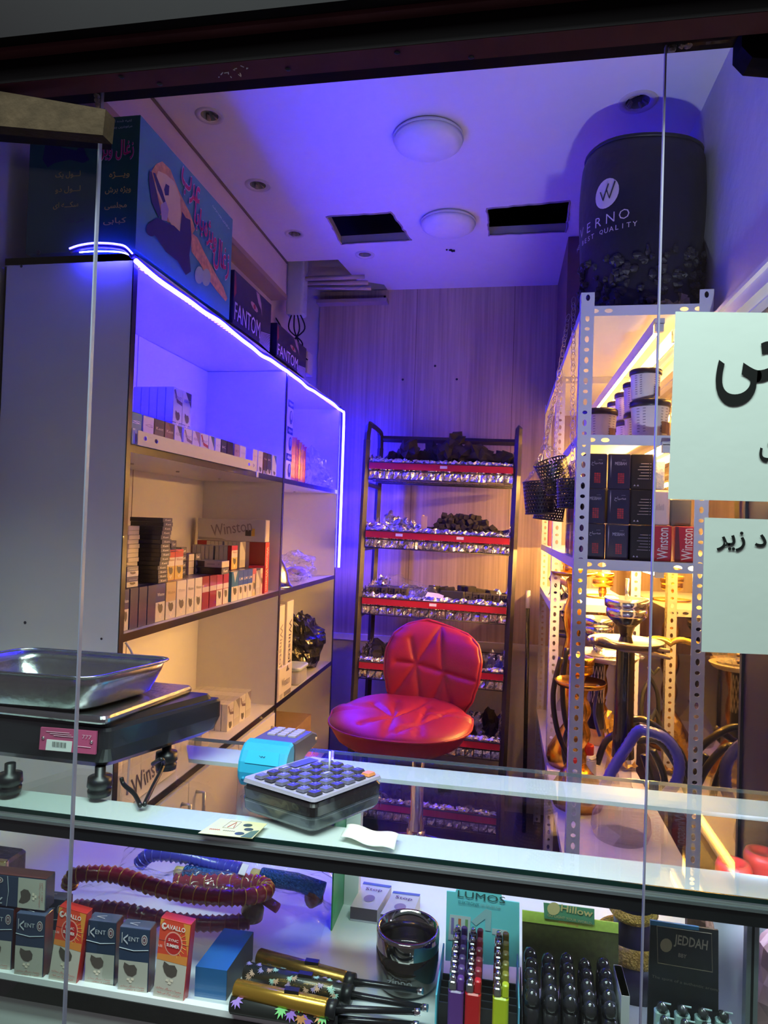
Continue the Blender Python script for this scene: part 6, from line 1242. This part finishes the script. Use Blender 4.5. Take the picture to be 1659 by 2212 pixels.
GD = mat((.62, .36, .06), .22, .8); DGN = mat((.02, .022, .02), .35, coat=.4)
torch((500, 2166), (712, 2200), (905, 2214), .0125, DGN, 'black torch lighter with large green and orange leaves, lowest of the pile', (((.12, .45, .12), (.5, .22, .08), (.25, .12, .5)), 3, 14, .013), z=SHF+.016)
torch((508, 2134), (708, 2178), (908, 2186), .0115, GD, 'golden torch lighter between the two leaf patterned ones', z=SHF+.032)
torch((530, 2098), (742, 2146), (925, 2178), .0125, DGN, 'black torch lighter covered in small pale teal leaves', (((.35, .62, .55), (.55, .35, .25), (.3, .25, .5)), 5, 34, .0075), z=SHF+.03)
torch((558, 2066), (748, 2118), (915, 2142), .0115, mat((.32, .18, .04), .25, .8, var=.5, vscale=60), 'brown gold torch lighter farthest back in the pile', z=SHF+.03)
# ashtray
q = SH(868, 2166); r = empty('glass_ashtray', (q.x, q.y+.046, SHF+.001), label='round dark smoked glass ashtray with mirror bright rim and white lettering', cat='ashtray')
b = MB(); b.lathe([(0, 0), (.040, 0), (.045, .006), (.0465, .03), (.0465, .055)], (0, 0, 0), mat((.03, .022, .015), .12, coat=1.), 40); b.text('zippo', (-.004, -.0475, .026), (1, 0, 0), (0, 0, 1), .012, (.35, .36, .38), .0, wid=.036); b.build('bowl_body', r)
b = MB(); b.lathe([(.0465, .055), (.047, .075), (.0462, .080), (.0425, .080), (.0415, .055), (.038, .030), (0, .028)], (0, 0, 0), mat((.45, .42, .40), .08, 1.), 40, cap=False); b.build('rim', r)
# two small boxes
for c, lb in ((((757, 1958), (815, 1966), (846, 1914), (786, 1905)), 'left small flat box with blue edge leaning behind the ashtray'), (((822, 1974), (888, 1985), (908, 1932), (850, 1925)), 'right small flat box with blue edge leaning behind the ashtray')):
    q = [at(x, y, 'z', SHF+.024) for x, y in c]; m = sum(q, Vector())/4; r = empty('filter_box', (m.x, m.y, SHF), label=lb, cat='box', group='small filter boxes'); b = MB(); b.M = Matrix.Translation(-Vector(r.location)); b.prism([v-Vector((0, 0, .0235)) for v in q], (0, 0, .0235), mat((.60, .58, .66), .4)); u_ = (q[1]-q[0]).normalized(); v_ = (q[3]-q[0]); v_ = (v_-u_*v_.dot(u_)).normalized()
    def fz(a, d, z=.0006): p = q[0].lerp(q[1], a).lerp(q[3].lerp(q[2], a), d); return p+Vector((0, 0, z))
    b.text('Stop', fz(.5, .72), u_, v_, .012, (.12, .05, .12), .0, wid=.030); b.poly([fz(.5+.2*math.cos(a), .38+.14*math.sin(a)) for a in [k*.45 for k in range(14)]], (.28, .22, .38)); b.poly([fz(0, .9), fz(1, .9), fz(1, 1), fz(0, 1)], (.1, .15, .5))
    n_ = Vector((0, -.0005, 0)); b.poly([q[0]+n_, q[1]+n_, q[1]+n_-Vector((0, 0, .02)), q[0]+n_-Vector((0, 0, .02))], (.10, .07, .10)); b.build('box_body', r)
# black pouch with clasp at the far left
q = at(10, 1845, 'z', 1.0); r = empty('black_case', (q.x-.02, q.y, SHF), label='black case with golden clasp at the far left end of the display shelf', cat='case'); b = MB(); b.rbox(-.06, .045, -.03, .03, 0, .06, mat((.03, .03, .03), .5, bump=.3), .01, 3); b.build('case_body', r)
b = MB(); b.rbox(.030, .050, -.034, -.024, .036, .066, mat((.6, .42, .2), .25, .9), .003, 2); b.box(.034, .048, -.036, -.03, .03, .045, GOLD); b.build('clasp', r)
# gas lighters in display stands
def lighter_me(c, clearb=True):
    b = MB(); m = mat(c, .25, coat=.8); b.rbox(-.0105, .0105, -.0058, .0058, 0, .056, m, .004, 3); return b.mesh('lighter_body')
def lighter_parts(c):
    b = MB(); b.rbox(-.0100, .0008, -.0052, .0052, .056, .068, CHROME, .003, 2); b.tube([(-.004, -.004, .070), (-.004, .004, .070)], .0038, CHROME, 10); h = b.mesh('metal_head')
    b = MB(); b.rbox(.0012, .0100, -.0050, .0050, .056, .073, mat(c, .35, coat=.5), .003, 2); return h, b.mesh('thumb_button')
def place_lighter(meshes, p, rz, lb, g, first=None):
    r = empty('gas_lighter', p, rz, lb, 'lighter', g)
    for nm, me in zip(('lighter_body', 'metal_head', 'thumb_button'), meshes): o = bpy.data.objects.new(nm, me); C.objects.link(o); o.parent = r
YD = YF+.016
PUR, RED_, YG = (.16, .05, .32), (.70, .015, .02), (.62, .72, .02)
for (c, px, nm, dim) in ((PUR, 985, 'purple', (.12, .06, .24)), (RED_, 1022, 'red', (.35, .03, .05)), (YG, 1082, 'yellow-green', (.30, .28, .03))):
    for k in range(6):
        cc_ = c if k == 0 else dim; ms = (lighter_me(cc_),)+lighter_parts(cc_); x = at(px, 2150, 'y', YD).x  # dim copies behind the front lighter put the shade into the colour
        place_lighter(ms, (x, YD+.0145*k, SHF+.010+.0045*k), 0, (nm + ' gas lighter, ' + ORD[k] + ' from the front in its row of the light blue stand'), nm + ' lighters in the light blue stand')
r = empty('lighter_stand', (-.03, YD+.06, SHF), label='light blue counter display stand for coloured gas lighters', cat='display stand', group='lighter display stands')
x0, x1 = at(948, 2120, 'y', YD).x, at(1118, 2150, 'y', YD).x; M1 = Matrix.Translation((.03, -(YD+.06), -SHF)); SM_ = mat((.04, .04, .045), .4)
b = MB(); b.M = M1; b.box(x0, x1, YD-.010, YD+.10, SHF+.001, SHF+.010, SM_)
for k in range(1, 6): b.box(x0, x1, YD-.007+.0145*k, YD-.005+.0145*k, SHF+.01, SHF+.04, SM_)
b.build('tray', r)
b = MB(); b.M = M1; b.box(x0-.003, x0-.001, YD-.012, YD+.1, SHF+.001, SHF+.062, mat((.10, .50, .62), .4)); b.box(x1+.001, x1+.003, YD-.012, YD+.1, SHF+.001, SHF+.062, mat((.10, .35, .5), .4)); b.build('side_wall', r)
yc = YD+.142; b = MB(); b.M = M1; q = [at(x, y, 'y', yc) for x, y in ((962, 2075), (1122, 2090), (1122, 1950), (1085, 1945), (1083, 1930), (986, 1921), (984, 1927), (965, 1925))]; b.prism(q, (0, .002, 0), mat((.20, .74, .80), .45))
b.text('LUMOS', at(1040, 1937, 'y', yc-.001), (1, 0, -.02), (.02, 0, 1), .010, (.04, .10, .10), .0, wid=.072); b.text('ELEKTRONIK', at(1013, 1951, 'y', yc-.001), (1, 0, -.02), (.02, 0, 1), .005, (.05, .25, .3), .0, wid=.032); b.text('FEUERZEUGE', at(1060, 1958, 'y', yc-.001), (1, 0, -.02), (.02, 0, 1), .004, (.3, .45, .5), .0, wid=.030)
b.poly([at(x, y, 'y', yc-.0008) for x, y in ((972, 1975), (1017, 1981), (1013, 2035), (968, 2030))], (.6, .68, .72))
for i, c in enumerate(((.25, .2, .5), (.6, .2, .08), (.2, .4, .15))): b.poly([at(x, y, 'y', yc-.0012) for x, y in ((975+15*i, 1982+2*i), (981+15*i, 1983+2*i), (980+15*i, 2018+2*i), (974+15*i, 2017+2*i))], c)
b.poly([at(x, y, 'y', yc-.0008) for x, y in ((1018, 1990), (1050, 1963), (1062, 1968), (1060, 2012), (1048, 2010), (1048, 1985), (1028, 2000))], (.35, .62, .66)); b.poly([at(x, y, 'y', yc-.0008) for x, y in ((1063, 2005), (1096, 2010), (1096, 2022), (1063, 2018))], (.6, .68, .72)); b.build('header_card', r)
# second stand: black domed lighters
r = empty('lighter_stand', (.10, YD+.06, SHF), label='dark counter stand with yellow-green header card holding black lighters', cat='display stand', group='lighter display stands'); M2 = Matrix.Translation((-.10, -(YD+.06), -SHF)); x0, x1 = at(1128, 2150, 'y', YD).x, at(1338, 2180, 'y', YD).x
b = MB(); b.M = M2; b.box(x0, x1, YD-.010, YD+.09, SHF+.001, SHF+.010, SM_); b.box(x0, x0+.001, YD-.01, YD+.09, SHF+.001, SHF+.05, SM_); b.box(x1-.001, x1, YD-.01, YD+.09, SHF+.001, SHF+.05, SM_); b.build('tray', r)
yc = YD+.118; b = MB(); b.M = M2; b.prism([at(x, y, 'y', yc) for x, y in ((1128, 1966), (1336, 1994), (1336, 2160), (1128, 2130))], (0, .0015, 0), mat((.10, .11, .03), .5, var=.4, vscale=150)); b.prism([at(x, y, 'y', yc-.001) for x, y in ((1128, 1966), (1336, 1994), (1336, 2017), (1128, 1990))], (0, .0009, 0), mat((.60, .85, .14), .45, var=.15, vscale=200)); b.box(x1-.024, x1-.020, yc-.0022, yc-.0012, SHF+.03, SHF+.2, (.12, .14, .04)) if 0 else None
b.prism([at(x, y, 'y', yc-.003) for x, y in ((1174, 1950), (1284, 1964), (1284, 1998), (1176, 1984))], (0, .001, 0), mat((.12, .36, .20), .45)); b.text('Hillow', at(1246, 1967, 'y', yc-.0035), (1, 0, -.07), (.07, 0, 1), .010, (.72, .60, .25), .02, wid=.045); b.text('GO LIGHT YOUR WORLD', at(1230, 1985, 'y', yc-.0035), (1, 0, -.07), (.07, 0, 1), .004, (.72, .60, .25), .0, wid=.062)
b.poly([at(1196+14*math.cos(a), 1963+14*math.sin(a), 'y', yc-.0035) for a in [k*.45 for k in range(14)]], (.72, .62, .28)); b.text('amazing', at(1228, 1995, 'y', yc-.004), (1, 0, -.07), (.07, 0, 1), .005, (.8, .4, .1), 0, wid=.028); b.build('header_card', r)
def dome_me():
    b = MB(); b.lathe([(0, 0), (.0095, 0), (.0095, .05), (.0, .05)], (0, 0, 0), mat((.012, .012, .014), .2, coat=.8), 16); b2 = MB(); b2.lathe([(.0094, .05), (.0090, .060), (.0065, .067), (.0, .070)], (0, 0, 0), mat((.05, .05, .055), .15, .5, coat=1.), 16); return b.mesh('lighter_body'), b2.mesh('domed_cap')
DM = dome_me()
for i in range(5):
    for k in range(5):
        x = x0+.0125+(x1-x0-.024)*i/4; rr = empty('gas_lighter', (x+.001*(k % 2), YD+.0155*k, SHF+.011-.004*(i % 2)+.004*k), 0, 'black domed lighter in the green headed stand, row ' + ORD[k] + ' from front, ' + ORD[i] + ' from left', 'lighter', 'black domed lighters in the green headed stand')
        for nm, me in zip(('lighter_body', 'domed_cap'), DM): o = bpy.data.objects.new(nm, me); C.objects.link(o); o.parent = rr
# third stand with gold framed dark card
r = empty('lighter_stand', (.255, YD+.06, SHF), label='black counter stand with thin gold frame and gold lettering on its card', cat='display stand', group='lighter display stands'); M3 = Matrix.Translation((-.255, -(YD+.06), -SHF)); yc = YD+.06
b = MB(); b.M = M3; b.prism([at(x, y, 'y', yc) for x, y in ((1405, 1988), (1552, 2010), (1552, 2230), (1398, 2215))], (0, .003, 0), mat((.022, .025, .022), .35)); b.prism([at(x, y, 'y', yc-.0005) for x, y in ((1405, 1988), (1510, 2003), (1510, 2010), (1405, 1998))], (0, .003, 0), mat((.05, .25, .42), .4))
FR = [at(x, y, 'y', yc-.0008) for x, y in ((1419, 2000), (1537, 2017), (1539, 2100), (1421, 2080))]; b.tube(FR, .0005, (.42, .36, .2), 4, closed=True); b.text('JEDDAH', at(1492, 2038, 'y', yc-.001), (1, 0, -.07), (.07, 0, 1), .017, (.42, .36, .24), .02, wid=.042); b.text('BBY', at(1474, 2064, 'y', yc-.001), (1, 0, -.07), (.07, 0, 1), .005, (.42, .36, .24), 0, wid=.010)
b.poly([at(1439+13*math.cos(a), 2042+15*math.sin(a), 'y', yc-.001) for a in [k*.45 for k in range(14)]], (.42, .34, .18)); b.text('The spirit of a authentic aroma', at(1480, 2124, 'y', yc-.001), (1, 0, -.07), (.07, 0, 1), .005, (.25, .23, .16), 0, wid=.085); b.build('header_card', r)
b = MB(); b.M = M3; b.box(.205, .31, YD-.01, YD+.055, SHF+.001, SHF+.010, SM_); b.build('tray', r)
for i in range(4):
    for k in range(3):
        rr = empty('gas_lighter', (.222+.025*i, YD+.0185*k, SHF-.006+.011+.006*k-.0), 0, 'pale bodied lighter, ' + ORD[i] + ' from the left, ' + ORD[k] + ' from the front, in the gold framed stand', 'lighter', 'pale lighters in the gold framed stand')
        if i == 0 and k == 0: 
            b = MB(); b.rbox(-.0095, .0095, -.0065, .0065, 0.001, .038, mat((.42, .58, .56), .35), .004, 3); m1 = b.mesh('lighter_body'); b = MB(); b.lathe([(.0075, .038), (.006, .046), (0, .049)], (0, 0, 0), mat((.04, .04, .04), .2, coat=1.), 14); b.tube([(.0, 0, .047), (.010, -.004, .049)], .0012, (.5, .65, .62), 5); m2 = b.mesh('black_head')
        for nm, me in (('lighter_body', m1), ('black_head', m2)): o = bpy.data.objects.new(nm, me); C.objects.link(o); o.parent = rr
# gold glitter tin, box, post, pouch
GLT = mat((.75, .40, .08), .35, .7, bump=.8, bscale=300, var=.7, vscale=350); q = at(1350, 2030, 'z', 1.0)
r = empty('glitter_tin', (q.x+.01, 1.08, SHF), label='round tin with gold glitter rim behind the black lighter stands', cat='tin'); b = MB(); b.lathe([(0, 0), (.052, 0), (.052, .05)], (0, 0, 0), mat((.015, .012, .03), .3), 32); b.build('tin_body', r)
b = MB(); b.lathe([(.052, .050), (.054, .056), (.052, .072), (.044, .074), (.043, .060)], (0, 0, 0), GLT, 32, cap=False); b.build('glitter_rim', r); b = MB(); b.lathe([(.03, .10), (.036, .108), (.032, .118), (.026, .112)], (0, 0, 0), GLT, 28, cap=False); b.lathe([(.028, .05), (.028, .104)], (0, 0, 0), mat((.015, .012, .03), .3), 24, cap=False); b.build('inner_ring', r)
b = MB(); x = at(1348, 2150, 'y', YD+.01).x; b.box(x-.005, x+.005, YD+.0, YD+.06, SHF+.001, SHF+.09, mat((.25, .18, .42), .4)); b.box(x-.0052, x+.0052, YD-.0005, YD+.061, SHF+.048, SHF+.09, mat((.62, .64, .66), .4)); tag(b.build('narrow_box'), 'narrow white and violet box squeezed between the two dark lighter stands', 'box')
b = MB(); x = at(1620, 2100, 'y', YF+.03).x; b.box(x-.007, x+.007, YF+.022, YF+.034, SHF+.001, 1.146, mat((.38, .42, .44), .3, .6)); b.box(x-.0015, x+.0015, YF+.0215, YF+.0225, SHF+.02, 1.14, BLACK); tag(b.build('support_post'), 'slotted grey aluminium post inside the right end of the display case', 'post')
b = bag((x+.055, YF+.07, SHF), .04, .04, .17, 12, mat((.50, .28, .28), .45), 12, .2); tag(b.build('pink_pouch'), 'dusky pink pouch right of the aluminium post in the display case', 'pouch')
b = bag((x-.018, YF+.17, SHF), .022, .04, .17, 13, mat((.16, .08, .05), .5), 12, .2); tag(b.build('brown_pouch'), 'dark brown pouch left of the aluminium post in the display case', 'pouch')
for (px, py, dy, lb) in ((1585, 1868, 0, 'nearer red capped gas can inside the right end of the display case'), (1650, 1850, .03, 'farther red capped gas can at the right picture edge inside the display case')):
    q = at(px, py, 'z', 1.145); can(q.x, q.y+dy*.3, SHF+.001, 1.32, lb, .163)
